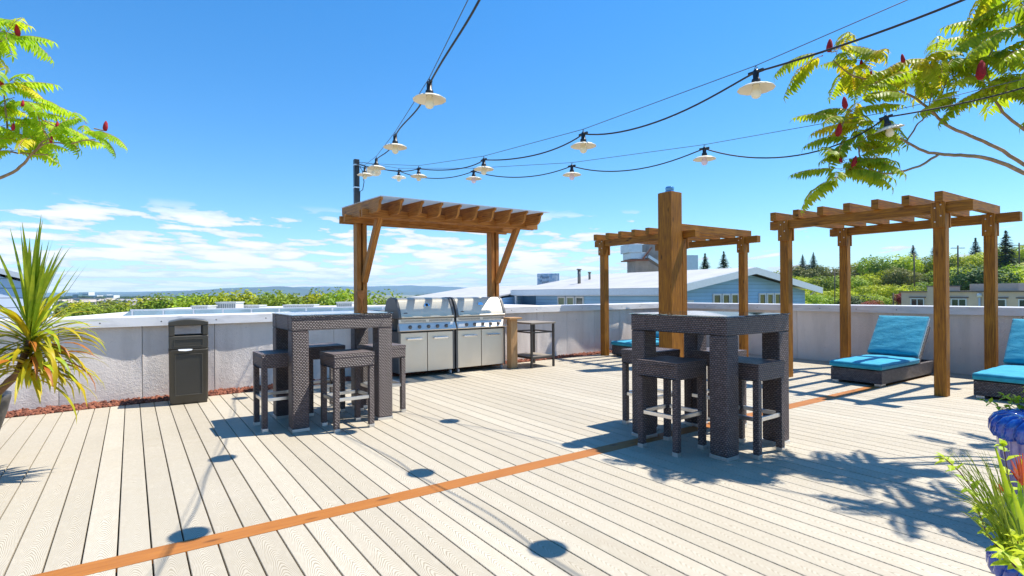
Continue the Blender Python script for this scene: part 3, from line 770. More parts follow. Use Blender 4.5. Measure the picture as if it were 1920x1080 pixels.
def place_lamp(p, lb, rz, pink=False, tilt=(0, 0)):
    o = FL.pop() if FL else dup(L0, p, rz); o.location = (p[0], p[1], p[2]+.075); o.rotation_euler = (tilt[0], tilt[1], rz); o['label'] = lb
    if pink:
        for k_ in [x for x in C.objects if x.parent == o and x.name.startswith('bulb')]: k_.data = k_.data.copy(); k_.data.materials[0] = BULBP
CORD = simple('black_cord', (.012, .012, .014), .5)
WIRE = simple('steel_wire', (.10, .11, .13), .5, .5)
def string(lst, start_ext, cordlabel, wirelabel, sags, wz, pinks=()):
    pt = Vector((POLE[0]+.02, POLE[1]-.03, 3.33)); pts = [Vector(start_ext)]+[Vector(l[0])+Vector((0, 0, .063)) for l in lst]+[pt]
    path = []
    for i, (a, b_) in enumerate(zip(pts[:-1], pts[1:])):
        sg, bias = sags[i]; N = 18
        for k_ in range(N):
            u = k_/N; v = u**bias; s_ = 4*v*(1-v)*sg
            path.append(a.lerp(b_, u)-Vector((0, 0, s_))+Vector((.012*math.sin(6.28*u), 0, 0)))
    path.append(pt)
    m_ = MB(); m_.tube(path, .0058, 6); tag(m_.build('overhead_cable', CORD), cordlabel, 'cord', 'drooping light cords')
    # support wire: straight runs just above the sockets
    wp = [Vector(start_ext)+Vector((0, 0, .05+wz))]+[Vector(l[0])+Vector((0, 0, .10+.0*i)) for i, l in enumerate(lst)]+[pt+Vector((0, 0, .03))]
    m_ = MB(); m_.tube(wp, .0026, 5); tag(m_.build('support_wire', WIRE), wirelabel, 'wire', 'support wires of the string lights')
string(s1, (.88, .2, 2.75), 'black cord dropping steeply from the top centre to the pole', 'thin wire beside the steep cord from the pole to the top centre', [(.05, 1), (.05, 1), (.03, .6), (.045, .7), (.03, 1), (.02, 1)], 0)
string(s2, (3.0, .25, 2.66), 'black cord sweeping from the pole to the top right corner', 'thin wire above the cord that runs to the top right corner', [(.06, 1), (.10, 1.2), (.075, .9), (.06, .8), (.05, 1), (.02, 1)], 0)
string(s3, (5.22, .2, 2.70), 'black cord looping from the pole through the sumac leaves', 'thin wire above the cord that loops into the sumac leaves', [(.02, 1), (.03, 1), (.19, .9), (.12, 1.1), (.10, 1), (.10, 1), (.02, 1)], 0)
for p_, lb in s1[1:]: place_lamp(p_, lb, R(75))
for i, (p_, lb) in enumerate(s2): place_lamp(p_, lb, R(90), tilt=(0, 0) if i < 4 else (.3, .4))
for i, (p_, lb) in enumerate(s3): place_lamp(p_, lb, R(107), i in (2, 3, 4), tilt=(0, 0) if i != 1 else (-.15, .18))
o = dup(L0, (1.16, 1.63, 2.695), R(75)); o['label'] = 'festoon lamp hanging nearest, just above the picture, casting a shadow'

# ------------------------------------------------------------ loungers
def cushion(par, name, L, Wd, T, org, ux, uy, un, puff=.018):
    """soft slab with rounded edges: L along ux, Wd along uy"""
    org, ux, uy, un = map(Vector, (org, ux, uy, un)); nx, ny = 26, 14; m_ = MB()
    def pt(u, v, top):
        e = min(u, 1-u)*L; g_ = min(v, 1-v)*Wd; ed = min(1, min(e, g_)/.045); rr = math.sqrt(max(0, 1-(1-ed)**2))
        h_ = T*.5+(T*.5-.012)*0; z = (T*.5)*(.62+.38*rr)+puff*math.sin(math.pi*u)**.5*math.sin(math.pi*v)**.5*rr+.003*math.sin(u*23+v*9)*rr
        in_ = (1-rr)*.004
        return org+ux*(u*L)+uy*(v*Wd)+un*(T*.5+(z if top else -(T*.5)*(.75+.25*rr)))
    us = [0, .008, .02, .04]+[.04+.92*k_/(nx-7) for k_ in range(1, nx-7)]+[.96, .98, .992, 1]
    vs = [0, .015, .04, .08]+[.08+.84*k_/(ny-7) for k_ in range(1, ny-7)]+[.92, .96, .985, 1]
    a = len(us); b_ = len(vs)
    for top in (True, False):
        V = [pt(u, v, top) for u in us for v in vs]
        m_.idx(V, [(i*b_+j, (i+1)*b_+j, (i+1)*b_+j+1, i*b_+j+1) for i in range(a-1) for j in range(b_-1)], True)
    rim = [(u, 0) for u in us]+[(1, v) for v in vs[1:]]+[(u, 1) for u in us[::-1][1:]]+[(0, v) for v in vs[::-1][1:-1]]
    V = [pt(u, v, True) for u, v in rim]+[pt(u, v, False) for u, v in rim]; n = len(rim)
    m_.idx(V, [(k_, (k_+1) % n, n+(k_+1) % n, n+k_) for k_ in range(n)], True)
    o = m_.build(name, CUSH, par)
    pp = MB(); ring_ = [pt(u, v, True)*.5+pt(u, v, False)*.5+un*(T*.16) for u, v in rim]; pp.tube(ring_+[ring_[0]], .0045, 5, False); pp.build('piping', PIPING, o, fixn=False)
    return o
def lounger():
    r = thing('sun_lounger', '', 'sun lounger', (0, 0, 0), 0, 'turquoise cushioned sun loungers'); L, Wd = 1.93, .66; z0, z1 = .03, .215
    b_ = MB(); i = .05
    b_.box(0, L, 0, i, z0, z1); b_.box(0, L, Wd-i, Wd, z0, z1); b_.box(0, i, i, Wd-i, z0, z1); b_.box(L-i, L, i, Wd-i, z0, z1); b_.box(i, 1.2, i, Wd-i, z1-.03, z1-.004); b_.box(1.2, L-i, i, Wd-i, z0+.02, z0+.05)
    b_.build('base', WICKL, r, bevel=.008)
    for x in (.02, L-.16):
        for y in (.02, Wd-.10):
            f_ = MB(); f_.box(x, x+.14, y, y+.08, 0, .0295); f_.build('foot', ALU, r)
    cushion(r, 'seat_cushion', 1.27, Wd+.01, .085, (-.02, -.005, z1+.004), (1, 0, 0), (0, 1, 0), (0, 0, 1), .012)
    a = R(52); hx, hz = 1.24, .235; ux = Vector((math.cos(a), 0, math.sin(a))); un = Vector((-math.sin(a), 0, math.cos(a)))
    bf = MB(); bf.bar((hx+.045, .0275, hz-.01), tuple(Vector((hx+.045, .0275, hz-.01))+ux*.66), .05, .035, un); bf.bar((hx+.045, Wd-.0275, hz-.01), tuple(Vector((hx+.045, Wd-.0275, hz-.01))+ux*.66), .05, .035, un)
    bf.bar(tuple(Vector((hx+.045, .053, hz-.01))+ux*.63), tuple(Vector((hx+.045, Wd-.053, hz-.01))+ux*.63), .05, .035, un)
    for q2 in (.15, .3, .45): bf.bar(tuple(Vector((hx+.045, .053, hz-.01))+ux*q2), tuple(Vector((hx+.045, Wd-.053, hz-.01))+ux*q2), .06, .015, un)
    bf.build('backrest_frame', WICKL, r, bevel=.004)
    st_ = MB(); e = Vector((hx+.045, 0, hz-.01))+ux*.42
    for y in (.12, Wd-.12): st_.tube([(e.x, y, e.z-.02), (e.x+.06, y, .2)], .009, 6)
    st_.build('backrest_prop', TBLM, r)
    cushion(r, 'back_cushion', .70, Wd+.01, .095, tuple(Vector((hx, -.005, hz+.06))+un*.005), ux, (0, 1, 0), un, .015)
    return r
l1 = lounger(); l1.location = (8.275, 3.235, 0); l1['label'] = 'turquoise cushioned lounger striped by shadow inside the right pergola'
dup(l1, (8.34, 1.62, 0), 0, 'turquoise cushioned lounger cut off by the right picture edge')
dup(l1, (8.10, 7.44, 0), 0, 'turquoise cushioned lounger mostly hidden under the left pergola')

# ------------------------------------------------------------ planters
def mat_glaze(name, c1, c2, c3):
    m, t, b = newmat(name)
    o = t.add('ShaderNodeTexCoord').outputs['Object']; n = t.noise(o, 9., 5, .7, .5); n2 = t.noise(t.vscale(o, (1, 1, .25)), 22., 4, .7)
    col = t.mix(t.mapr(n, .38, .62), c1, c2); col = t.mix(t.m('MULTIPLY', t.mapr(n2, .55, .72), .8), col, c3)
    t.put(b.inputs['Base Color'], col); b.inputs['Roughness'].default_value = .16; b.inputs['Coat Weight'].default_value = .6
    t.put(b.inputs['Normal'], t.bump(n2, .2, .004)); return m
BLUE = mat_glaze('cobalt_glaze', (.006, .03, .24), (.012, .085, .46), (.05, .22, .55))
LAV = mat_glaze('drip_glaze', (.20, .15, .33), (.30, .25, .44), (.02, .03, .30))
SOIL = simple('soil', (.035, .024, .016), .95, var=.3, vs=30, bump=.8, bs=60)
def blue_pot(label, loc, Rr, Hh, mouth):
    r = thing('glazed_planter', label, 'planter', loc, 0, 'blue glazed planters'); NF = 26
    fl = lambda th, j: 1+.035*abs(math.sin(th*NF/2))
    m_ = MB(); prof = [(Rr*.62, 0), (Rr*.70, .02), (Rr*.80, Hh*.25), (Rr*.90, Hh*.5), (Rr*.965, Hh*.72), (Rr*.99, Hh*.86)]
    m_.lathe(prof, NF*6, f=fl); m_.build('body', LAV, r, fixn=False)
    # rope-like ribs folding over the rim
    m_ = MB()
    for k_ in range(NF):
        th = 2*math.pi*(k_+.5)/NF; tw = .16
        pts = []
        for (f_, z, dt) in ((1.0, Hh*.84, 0), (1.03, Hh*.89, 0), (1.02, Hh*.95, .25), (.96, Hh*.99, .6), (.86, Hh*1.01, 1.0), (mouth/Rr+.08, Hh*1.0, 1.5), (mouth/Rr-.02, Hh*.97, 1.7), (mouth/Rr-.04, Hh*.88, 1.8)):
            a = th+tw*dt; pts.append((Rr*f_*math.cos(a), Rr*f_*math.sin(a), z))
        rr = Rr*math.pi/NF*1.12
        m_.tube(pts, [rr*.8, rr*1.05, rr*1.1, rr*1.05, rr*.95, rr*.8, rr*.6, rr*.5], 8)
    m_.build('ribbed_rim', BLUE, r, fixn=False)
    m_ = MB(); m_.lathe([(mouth*1.0, Hh*.93), (mouth*.5, Hh*.94), (0, Hh*.945)], 24); m_.build('soil', SOIL, r, fixn=False)
    return r
pA = at(1978, 2.95, 0); pB = at(1990, 1.82, 0)
blue_pot('tall cobalt blue fluted planter at the right edge below the loungers', pA, .238, .585, .125)
blue_pot('cobalt blue fluted planter in the bottom right corner under the grassy plants', pB, .168, .385, .10)
GP = simple('dark_grey_planter', (.065, .06, .055), .55, var=.3, vs=14, bump=.4, bs=50)
pc = at(-112, 4.05, 0)
gpo = thing('grey_planter', 'tall dark grey planter at the left edge under the yellow green strap leaves', 'planter', pc)
m_ = MB(); m_.lathe([(.15, 0), (.20, .02), (.30, .2), (.36, .40), (.385, .52), (.385, .55), (.36, .55), (.35, .48), (0, .48)], 40); m_.build('bowl', GP, gpo, fixn=False)

# ------------------------------------------------------------ foliage kit
def blade(m_, base, d0, length, width, droop, segs=7, fold=.25, twist=0, tip=.05, mi=0, curve=None):
    """strap leaf from base in direction d0, bending down by droop radians over its length"""
    p = Vector(base); d = Vector(d0).normalized(); side = d.cross(Vector((0, 0, 1)))
    if side.length < .05: side = Vector((rnd.uniform(-1, 1), rnd.uniform(-1, 1), 0))
    side.normalize(); V = []; UV = []
    for k_ in range(segs+1):
        u = k_/segs; w = width*(.55+.9*u if u < .5 else 1.0*(1-((u-.5)/.5)**2.2))*.5; w = max(w, width*tip*.5)
        nrm = side.cross(d)
        s2 = (side*math.cos(twist*u)+nrm*math.sin(twist*u))
        V += [p-s2*w+nrm*fold*w, p, p+s2*w+nrm*fold*w]
        UV += [(0, u), (.5, u), (1, u)]
        st_ = length/segs; p = p+d*st_
        ax = side; ang = droop/segs*(.4+1.2*u)
        d = (Matrix.Rotation(-ang, 3, ax) @ d).normalized() if d.z > -.97 else d
    Fc = []
    for k_ in range(segs):
        i = k_*3; Fc += [(i, i+1, i+4, i+3), (i+1, i+2, i+5, i+4)]
    m_.idx(V, Fc, True, UV, mi)
def leaf(m_, p, d, n, L, W_l, bend=.3, mi=0):
    p, d, n = Vector(p), Vector(d).normalized(), Vector(n); s_ = d.cross(n)
    if s_.length < 1e-3: s_ = d.orthogonal()
    s_.normalize(); n = s_.cross(d)
    V = [p, p+d*L*.35+s_*W_l*.5+n*.05*L, p+d*L*.4-n*.02*L, p+d*L*.35-s_*W_l*.5+n*.05*L, p+d*L*.75+s_*W_l*.28-n*bend*L*.35, p+d*L*.72-n*bend*L*.4, p+d*L*.75-s_*W_l*.28-n*bend*L*.35, p+d*L*.97-n*bend*L]
    m_.idx(V, [(0, 1, 2), (0, 2, 3), (1, 4, 5, 2), (2, 5, 6, 3), (4, 7, 5), (5, 7, 6)], False, None, mi)

CORDG = mat_leaf('cordyline_green', (.34, .46, .020), (.52, .56, .030), (.22, .36, .015), .3, nz=6)
CORDY = mat_leaf('cordyline_yellow', (.66, .56, .015), (.80, .66, .02), (.42, .48, .02), .4, nz=5)
CORDO = mat_leaf('cordyline_orange', (.50, .17, .02), (.60, .28, .03), None, .3)
BARK = simple('plant_stem', (.16, .085, .04), .85, var=.35, vs=30, bump=.6, bs=50)
cr = at(58, 3.95, None, 640)
cy = thing('cordyline', 'spiky cordyline with green upright leaves and yellow drooping leaves at the left edge', 'plant', (pc.x, pc.y, .50))
ofs = cr-Vector((pc.x, pc.y, .50))
m_ = MB(); m_.tube([(.12, -.05, -.03), (ofs.x*.5, ofs.y*.5, .02), (ofs.x*.85, ofs.y*.85, ofs.z*.5), (ofs.x, ofs.y, ofs.z+.02)], [.03, .028, .026, .024], 8); m_.build('trunk', BARK, cy, fixn=False)
up_ = MB(); ye = MB(); og = MB()
for k_ in range(44):      # fan of upright leaves
    a = rnd.uniform(0, 2*math.pi); tl = abs(rnd.gauss(0, .26)); 
    dd = (rt*(math.sin(tl)*math.cos(a)+.10)+fw*math.sin(tl)*math.sin(a)+Vector((0, 0, math.cos(tl))))
    blade(up_, ofs+Vector((rnd.uniform(-.02, .02), rnd.uniform(-.02, .02), rnd.uniform(-.02, .12))), dd, rnd.uniform(.45, .82), rnd.uniform(.018, .028), rnd.uniform(.0, .3), 8)
for k_ in range(34):
    a = rnd.uniform(0, 2*math.pi); tl = rnd.uniform(.5, 1.2)
    dd = (rt*math.sin(tl)*math.cos(a)+fw*math.sin(tl)*math.sin(a)+Vector((0, 0, math.cos(tl))))
    blade(up_ if k_ % 2 else ye, ofs+Vector((0, 0, rnd.uniform(-.05, .06))), dd, rnd.uniform(.40, .62), rnd.uniform(.022, .036), rnd.uniform(.6, 1.5), 8)
for k_ in range(125):
    a = rnd.uniform(0, 2*math.pi); tl = rnd.uniform(.9, 1.9)
    dd = (rt*math.sin(tl)*math.cos(a)+fw*math.sin(tl)*math.sin(a)+Vector((0, 0, math.cos(tl))))
    mb = og if k_ % 14 == 0 else (up_ if k_ % 6 == 0 else ye)
    blade(mb, ofs+Vector((0, 0, rnd.uniform(-.27, .03))), dd, rnd.uniform(.30, .54), rnd.uniform(.028, .044), rnd.uniform(.9, 2.3), 8, twist=rnd.uniform(-.6, .6))
up_.build('green_leaves', CORDG, cy, fixn=False); ye.build('yellow_leaves', CORDY, cy, fixn=False); og.build('orange_leaves', CORDO, cy, fixn=False)

# ---- sumac
SUML = mat_leaf('sumac_leaf', (.42, .60, .016), (.62, .76, .026), (.27, .48, .012), .62, nz=3.)
SUMY = mat_leaf('sumac_leaf_yellow', (.74, .62, .015), (.86, .80, .03), (.54, .70, .02), .62, nz=3.)
SUMB = simple('sumac_bark', (.30, .20, .12), .8, var=.3, vs=20, bump=.5, bs=60)
CONE = simple('sumac_cone', (.34, .012, .02), .9, var=.4, vs=60, bump=1., bs=120)
def frond(mb, base, d0, L, droop, np_=13, wl=None):
    p = Vector(base); d = Vector(d0).normalized(); side = d.cross(Vector((0, 0, 1))); 
    if side.length < .1: side = Vector((1, 0, 0))
    side.normalize(); pts = [p.copy()]; segs = np_+1
    for k_ in range(segs):
        ang = droop/segs; d = (Matrix.Rotation(-ang, 3, side) @ d).normalized(); p = p+d*(L/segs); pts.append(p.copy())
        nrm = side.cross(d)
        if k_ >= 1:
            u = k_/segs; ll = (wl or L*.30)*(1.0-.5*abs(u-.45)-.25*(u > .85)); 
            for s_ in (-1, 1):
                hang = rnd.uniform(.45, .95)
                ld_ = (side*s_*1.0+d*.45-nrm*hang*.9)
                leaf(mb, p, ld_, nrm, ll*rnd.uniform(.85, 1.1), ll*.33, .22)
    leaf(mb, p, d-side.cross(d)*.4, side.cross(d), L*.2, L*.055)
    return pts
def cone(par, p, h_=.16, lean=(0, 0), root=None):
    m_ = MB(); r_ = h_*.205
    prof = [(0, 0), (r_*.6, h_*.04), (r_, h_*.25), (r_*.95, h_*.5), (r_*.7, h_*.75), (r_*.3, h_*.94), (0, h_)]
    n = 14; m_.lathe(prof, n, f=lambda th, j: 1+rnd.uniform(-.14, .14)); m_.v = [(v[0]+p[0]+v[2]*lean[0], v[1]+p[1]+v[2]*lean[1], v[2]+p[2]) for v in m_.v]
    co_ = m_.build('seed_cone', CONE, par, fixn=False)
    if root is not None: st_ = MB(); st_.tube([Vector(root), Vector(root).lerp(Vector(p), .5)+Vector((.006, 0, 0)), Vector(p)+Vector((0, 0, .005))], [.005, .004, .004], 5); st_.build('cone_stalk', SUMB, co_, fixn=False)
def sumac(name, label, base, trunk, branches, tufts, cones, d0):
    t_ = thing(name, label, 'tree', base); B = Vector(base)
    m_ = MB(); m_.tube([Vector(p)-B for p in trunk], [.045-.02*i/(len(trunk)-1) for i in range(len(trunk))], 10); m_.build('trunk', SUMB, t_, fixn=False)
    for (pts, r0, r1) in branches:
        P_ = []
        for (px_, py_, dd) in pts: P_.append(at(px_, dd, None, py_)-B)
        # smooth with wobble
        Q = []
        for i in range(len(P_)-1):
            for k_ in range(4):
                u = k_/4; p0_ = P_[max(i-1, 0)]; p1_ = P_[i]; p2_ = P_[i+1]; p3_ = P_[min(i+2, len(P_)-1)]
                Q.append(.5*((2*p1_)+(-p0_+p2_)*u+(2*p0_-5*p1_+4*p2_-p3_)*u*u+(-p0_+3*p1_-3*p2_+p3_)*u**3)+Vector((rnd.uniform(-1, 1), rnd.uniform(-1, 1), rnd.uniform(-1, 1)))*.004)
        Q.append(P_[-1]); m_ = MB(); m_.tube(Q, [r0+(r1-r0)*i/(len(Q)-1) for i in range(len(Q))], 7); m_.build('branch', SUMB, t_, fixn=False)
    gl = MB(); yl = MB(); rc = MB()
    for (px_, py_, dd, n, L, yel, dirx) in tufts:
        c = at(px_+(8 if px_ > 960 else -18), dd, None, py_-(16 if px_ > 960 else 24))-B; L = L*(.93 if px_ < 1930 else 1)
        for k_ in range(max(3, int(n*.72)) if px_ < 1930 else int(n*.6)):
            a = rnd.uniform(-1.25, 1.25) if dirx else rnd.uniform(-math.pi, math.pi)
            h_ = rt*(math.cos(a)*(dirx or 1))+fw*math.sin(a); d_ = h_+Vector((0, 0, rnd.uniform(-.15, .7)))
            mb = yl if rnd.random() < yel*.6 else gl
            pts = frond(mb, c+Vector((0, 0, rnd.uniform(-.05, .05))), d_, L*rnd.uniform(.75, 1.15), rnd.uniform(.5, 1.3)); rc.tube(pts, [.0032]+[.0018]*(len(pts)-1), 4, False)
    gl.build('leaves', SUML, t_, fixn=False); yl.build('yellow_leaves', SUMY, t_, fixn=False); lsk = rc.build('leaf_stalks', simple('leaf_stalk', (.42, .16, .05), .6) if 'leaf_stalk' not in MATS else MATS['leaf_stalk'], t_, fixn=False); lsk['kind'] = 'stuff'
    for (px_, py_, dd, h_) in cones:
        tc_ = min(tufts, key=lambda q_: abs(q_[0]-px_)+abs(q_[1]-py_-8)); cp_ = at(px_, (dd+tc_[2])/2, None, py_)-B
        cone(t_, cp_, h_, (rnd.uniform(-.15, .15), rnd.uniform(-.15, .15)), at(tc_[0]+(8 if px_ > 960 else -18), tc_[2], None, tc_[1]-(16 if px_ > 960 else 24))-B)
    return t_
D = 4.45
TB = at(2060, 4.1, .55)
RB = [([(2060, 420, D-.2), (1985, 350, D), (1920, 324, D), (1857, 298, D), (1802, 291, D), (1761, 289, D), (1724, 280, D), (1691, 261, D), (1657, 254, D), (1625, 256, D)], .020, .006),
      ([(1761, 289, D), (1724, 311, D-.05), (1672, 325, D-.1), (1635, 318, D-.15), (1613, 296, D-.15), (1610, 275, D-.15)], .010, .005),
      ([(1650, 322, D-.1), (1594, 328, D-.1), (1554, 335, D-.1)], .006, .004),
      ([(2060, 400, D+.1), (1970, 335, D+.2), (1920, 309, D+.2), (1868, 276, D+.2), (1820, 255, D+.2), (1772, 233, D+.2), (1746, 207, D+.2), (1709, 180, D+.2), (1668, 161, D+.2), (1628, 150, D+.2), (1594, 139, D+.2), (1562, 112, D+.2)], .018, .005),
      ([(1700, 265, D), (1717, 237, D+.05), (1738, 212, D+.1), (1748, 170, D+.1)], .007, .004),
      ([(1746, 207, D+.2), (1765, 181, D+.2), (1775, 150, D+.2)], .007, .004),
      ([(2040, 330, D+.1), (1960, 270, D+.1), (1920, 243, D+.1), (1880, 209, D+.1), (1861, 170, D+.1), (1850, 120, D+.1), (1880, 60, D+.1)], .016, .006),
      ([(1920, 243, D+.1), (1935, 150, D), (1930, 40, D), (1915, -40, D)], .012, .006)]
TF = [(1560, 112, D+.2, 7, .42, .55, 0), (1535, 120, D+.2, 4, .40, .8, -1), (1590, 138, D+.2, 6, .42, .35, 0), (1625, 150, D+.2, 5, .42, .35, 0), (1610, 135, D+.15, 4, .4, .5, 0),
      (1668, 150, D+.2, 6, .42, .4, 0), (1700, 135, D+.2, 7, .45, .6, 0), (1745, 135, D+.15, 7, .46, .45, 0), (1775, 150, D+.2, 7, .45, .5, 0), (1715, 170, D+.2, 5, .42, .2, 0), (1800, 125, D+.1, 6, .45, .4, 0),
      (1850, 120, D+.1, 9, .48, .25, 0), (1880, 70, D+.1, 9, .48, .25, 0), (1905, 20, D, 9, .48, .2, 0), (1925, 110, D, 8, .48, .2, 0), (1900, 165, D, 8, .46, .2, 0), (1850, 175, D, 6, .45, .1, 0), (1930, 60, D-.2, 6, .48, .2, 0), (1930, 190, D-.1, 5, .45, .15, 0), (1880, -30, D, 7, .48, .3, 0), (1790, 190, D, 3, .4, .1, 0), (1830, 90, D+.3, 4, .4, .6, 0),
      (1600, 200, D, 5, .36, .4, 0), (1612, 185, D, 3, .34, .6, 1), (1590, 225, D-.05, 6, .38, .3, 0), (1575, 240, D-.05, 5, .38, .4, -1), (1610, 250, D, 5, .36, .3, 0), (1595, 275, D-.1, 6, .38, .15, 0), (1640, 250, D, 4, .34, .2, 0),
      (1580, 300, D-.1, 6, .38, .1, 0), (1568, 335, D-.1, 7, .42, .1, 0), (1560, 350, D-.1, 4, .40, .2, -1), (1600, 320, D-.1, 5, .36, .15, 1), (1610, 285, D-.15, 4, .33, .3, 1), (1570, 320, D-.12, 4, .36, .1, 0),
      (2000, 90, D-.4-.35, 8, .46, .2, 0), (2050, 60, D-.4-.4, 8, .46, .2, 0), (2100, 100, D-.4-.45, 8, .46, .2, 0), (2150, 80, D-.4-.5, 8, .46, .2, 0), (2080, 180, D-.4-.3, 7, .46, .2, 0), (2200, 130, D-.4-.5, 8, .46, .2, 0), (2030, 10, D-.4-.3, 7, .46, .2, 0), (2240, 60, D-.4-.5, 8, .46, .2, 0),
      (2060, 90, D+.7, 7, .46, .2, 0), (2120, 140, D+.7, 7, .46, .2, 0), (2180, 90, D+.8, 7, .46, .2, 0), (2250, 150, D+.8, 6, .46, .2, 0)]
CN = [(1555, 98, D+.1, .115), (1616, 128, D+.1, .075), (1694, 118, D, .08), (1838, 150, D-.3, .16), (1585, 204, D-.1, .10), (1571, 256, D-.2, .11), (1600, 315, D-.3, .095), (1577, 305, D-.3, .06), (1594, 326, D-.25, .05), (1634, 140, D, .04)]
sumac('sumac_tree', 'sumac tree with drooping yellow green leaflets and red cones reaching in from the right', TB, [TB-Vector((0, 0, .6)), TB, at(2080, 4.3, 1.2), at(2055, D-.2, 1.75), at(2040, D, 2.2)], RB, TF, CN, D)
D2 = 4.0
TBL = at(-260, 3.9, .5)
LB = [([(-200, 380, D2), (-90, 350, D2), (0, 333, D2), (38, 312, D2), (58, 290, D2), (75, 272, D2), (100, 250, D2)], .014, .005),
      ([(-200, 300, D2), (-60, 283, D2), (0, 284, D2), (45, 288, D2), (90, 290, D2)], .010, .004),
      ([(58, 290, D2), (90, 268, D2), (130, 270, D2), (150, 265, D2), (178, 262, D2)], .006, .004),
      ([(-60, 300, D2), (0, 278, D2), (14, 240, D2), (8, 190, D2), (12, 165, D2)], .009, .004),
      ([(-200, 250, D2), (-80, 150, D2), (-20, 90, D2), (5, 75, D2)], .010, .004)]
TL = [(8, 72, D2, 9, .38, .35, 0), (30, 85, D2, 5, .34, .5, 1), (-15, 60, D2, 5, .36, .3, 0), (-20, 110, D2, 4, .36, .3, 0),
      (12, 180, D2, 7, .36, .35, 0), (35, 185, D2, 5, .32, .4, 1), (45, 215, D2, 6, .34, .3, 0), (70, 215, D2, 4, .30, .35, 1), (0, 225, D2, 5, .34, .3, 0), (60, 245, D2, 6, .32, .2, 0), (90, 245, D2, 5, .32, .2, 0), (20, 270, D2, 6, .34, .15, 0), (100, 268, D2, 5, .32, .25, 0), (115, 280, D2, 4, .32, .15, 1), (50, 290, D2, 5, .32, .1, 0), (80, 290, D2, 5, .34, .1, 0), (0, 260, D2, 4, .32, .1, 0), (40, 300, D2, 3, .28, .1, 0),
      (180, 258, D2, 8, .26, .45, 0), (195, 265, D2, 4, .24, .3, 1)]
sumac('sumac_tree', 'smaller sumac branches with yellow green leaflets reaching in at the upper left', TBL, [TBL-Vector((0, 0, .5)), TBL, at(-240, 3.95, 1.3), at(-200, D2, 1.95), at(-200, D2, 2.3)], LB, TL, [(34, 68, D2-.1, .085), (5, 165, D2-.1, .06), (197, 246, D2-.1, .075), (24, 245, D2-.3, .055), (95, 268, D2-.3, .05), (107, 240, D2-.3, .05), (42, 200, D2-.3, .05)], D2)
for (b_, r_, h_, lb) in ((TB, .3, .55, 'large planter beyond the right picture edge holding the sumac'), (TBL, .3, .5, 'large planter beyond the left picture edge holding the smaller sumac')):
    pt = thing('grey_planter', lb, 'planter', (b_.x, b_.y, 0)); m_ = MB(); m_.lathe([(r_*.6, 0), (r_*.9, h_*.5), (r_, h_), (r_*.9, h_), (r_*.88, h_*.9), (0, h_*.9)], 32); m_.build('bowl', GP, pt, fixn=False)

# ---- planter plants on the right
HERB = mat_leaf('herb_leaf', (.44, .56, .02), (.66, .70, .045), (.30, .46, .02), .4, nz=9)
GRASS = mat_leaf('grass_blade', (.22, .36, .02), (.42, .52, .04), None, .35)
SPEAR = mat_leaf('spear_leaf', (.34, .52, .015), (.58, .68, .025), (.24, .44, .015), .35, nz=8)
FLOW = mat_leaf('red_orange_petal', (.50, .025, .01), (.66, .09, .015), None, .3)
PSTEM = simple('purple_stem', (.12, .035, .05), .6, var=.3)
def herb(m_, ms, pts, s0, n, wl, bare=0.):
    P_ = [Vector(p) for p in pts]; Q = []
    for i in range(len(P_)-1):
        for k_ in range(6): Q.append(P_[i].lerp(P_[i+1], k_/6))
    Q.append(P_[-1]); ms.tube(Q, [.0028]*(len(Q)//2)+[.0018]*(len(Q)-len(Q)//2), 5)
    N = n
    for k_ in range(N):
        u = bare+(1-bare)*k_/(N-1); i = min(int(u*(len(Q)-1)), len(Q)-2); p = Q[i]; t_ = (Q[i+1]-Q[i]).normalized(); a = t_.orthogonal().normalized(); a = Matrix.Rotation(k_*1.57+rnd.uniform(-.4, .4), 3, t_) @ a
        for s_ in (-1, 1): leaf(m_, p, a*s_+t_*.5+Vector((0, 0, .15)), Vector((0, 0, 1)), wl*rnd.uniform(.7, 1.1)*(1-.35*u), wl*.55*(1-.3*u), .25)
    for k_ in range(5): leaf(m_, Q[-1], (Q[-1]-Q[-3]).normalized()+Vector((rnd.uniform(-1, 1), rnd.uniform(-1, 1), rnd.uniform(-1, 1)))*.8, Vector((0, 0, 1)), wl*.5, wl*.3)
mixp = thing('flowering_plants', 'pale green herb, grass and red tipped spear leaves growing in the bottom right planter', 'plant', (pB.x, pB.y, .36))
O = Vector((pB.x, pB.y, .36)); dB = 1.75
m1 = MB(); ms = MB()
herb(m1, ms, [at(1900, dB, None, 1050)-O, at(1868, dB, None, 985)-O, at(1836, dB, None, 935)-O, at(1800, dB, None, 885)-O, at(1772, dB, None, 860)-O], 0, 10, .062, .12)
herb(m1, ms, [at(1915, dB-.05, None, 1060)-O, at(1895, dB-.05, None, 1030)-O, at(1890, dB-.05, None, 1010)-O], 0, 7, .07)
herb(m1, ms, [at(1930, dB-.1, None, 1070)-O, at(1915, dB-.1, None, 1040)-O, at(1908, dB-.12, None, 1015)-O], 0, 7, .075)
herb(m1, ms, [at(1900, dB+.1, None, 1040)-O, at(1897, dB+.15, None, 950)-O, at(1890, dB+.2, None, 890)-O, at(1882, dB+.2, None, 838)-O], 0, 7, .07, .1)
herb(m1, ms, [at(1905, dB-.15, None, 1065)-O, at(1890, dB-.15, None, 1045)-O, at(1885, dB-.2, None, 1032)-O], 0, 6, .075)
herb(m1, ms, [at(1885, dB-.05, None, 1040)-O, at(1850, dB-.05, None, 1000)-O, at(1835, dB-.05, None, 960)-O], 0, 7, .05)
herb(m1, ms, [at(1930, dB+.1, None, 1040)-O, at(1925, dB+.1, None, 950)-O, at(1915, dB+.1, None, 900)-O], 0, 8, .055, .1)
m1.build('herb_leaves', HERB, mixp, fixn=False); ms.build('stems', PSTEM, mixp, fixn=False)
m2 = MB()
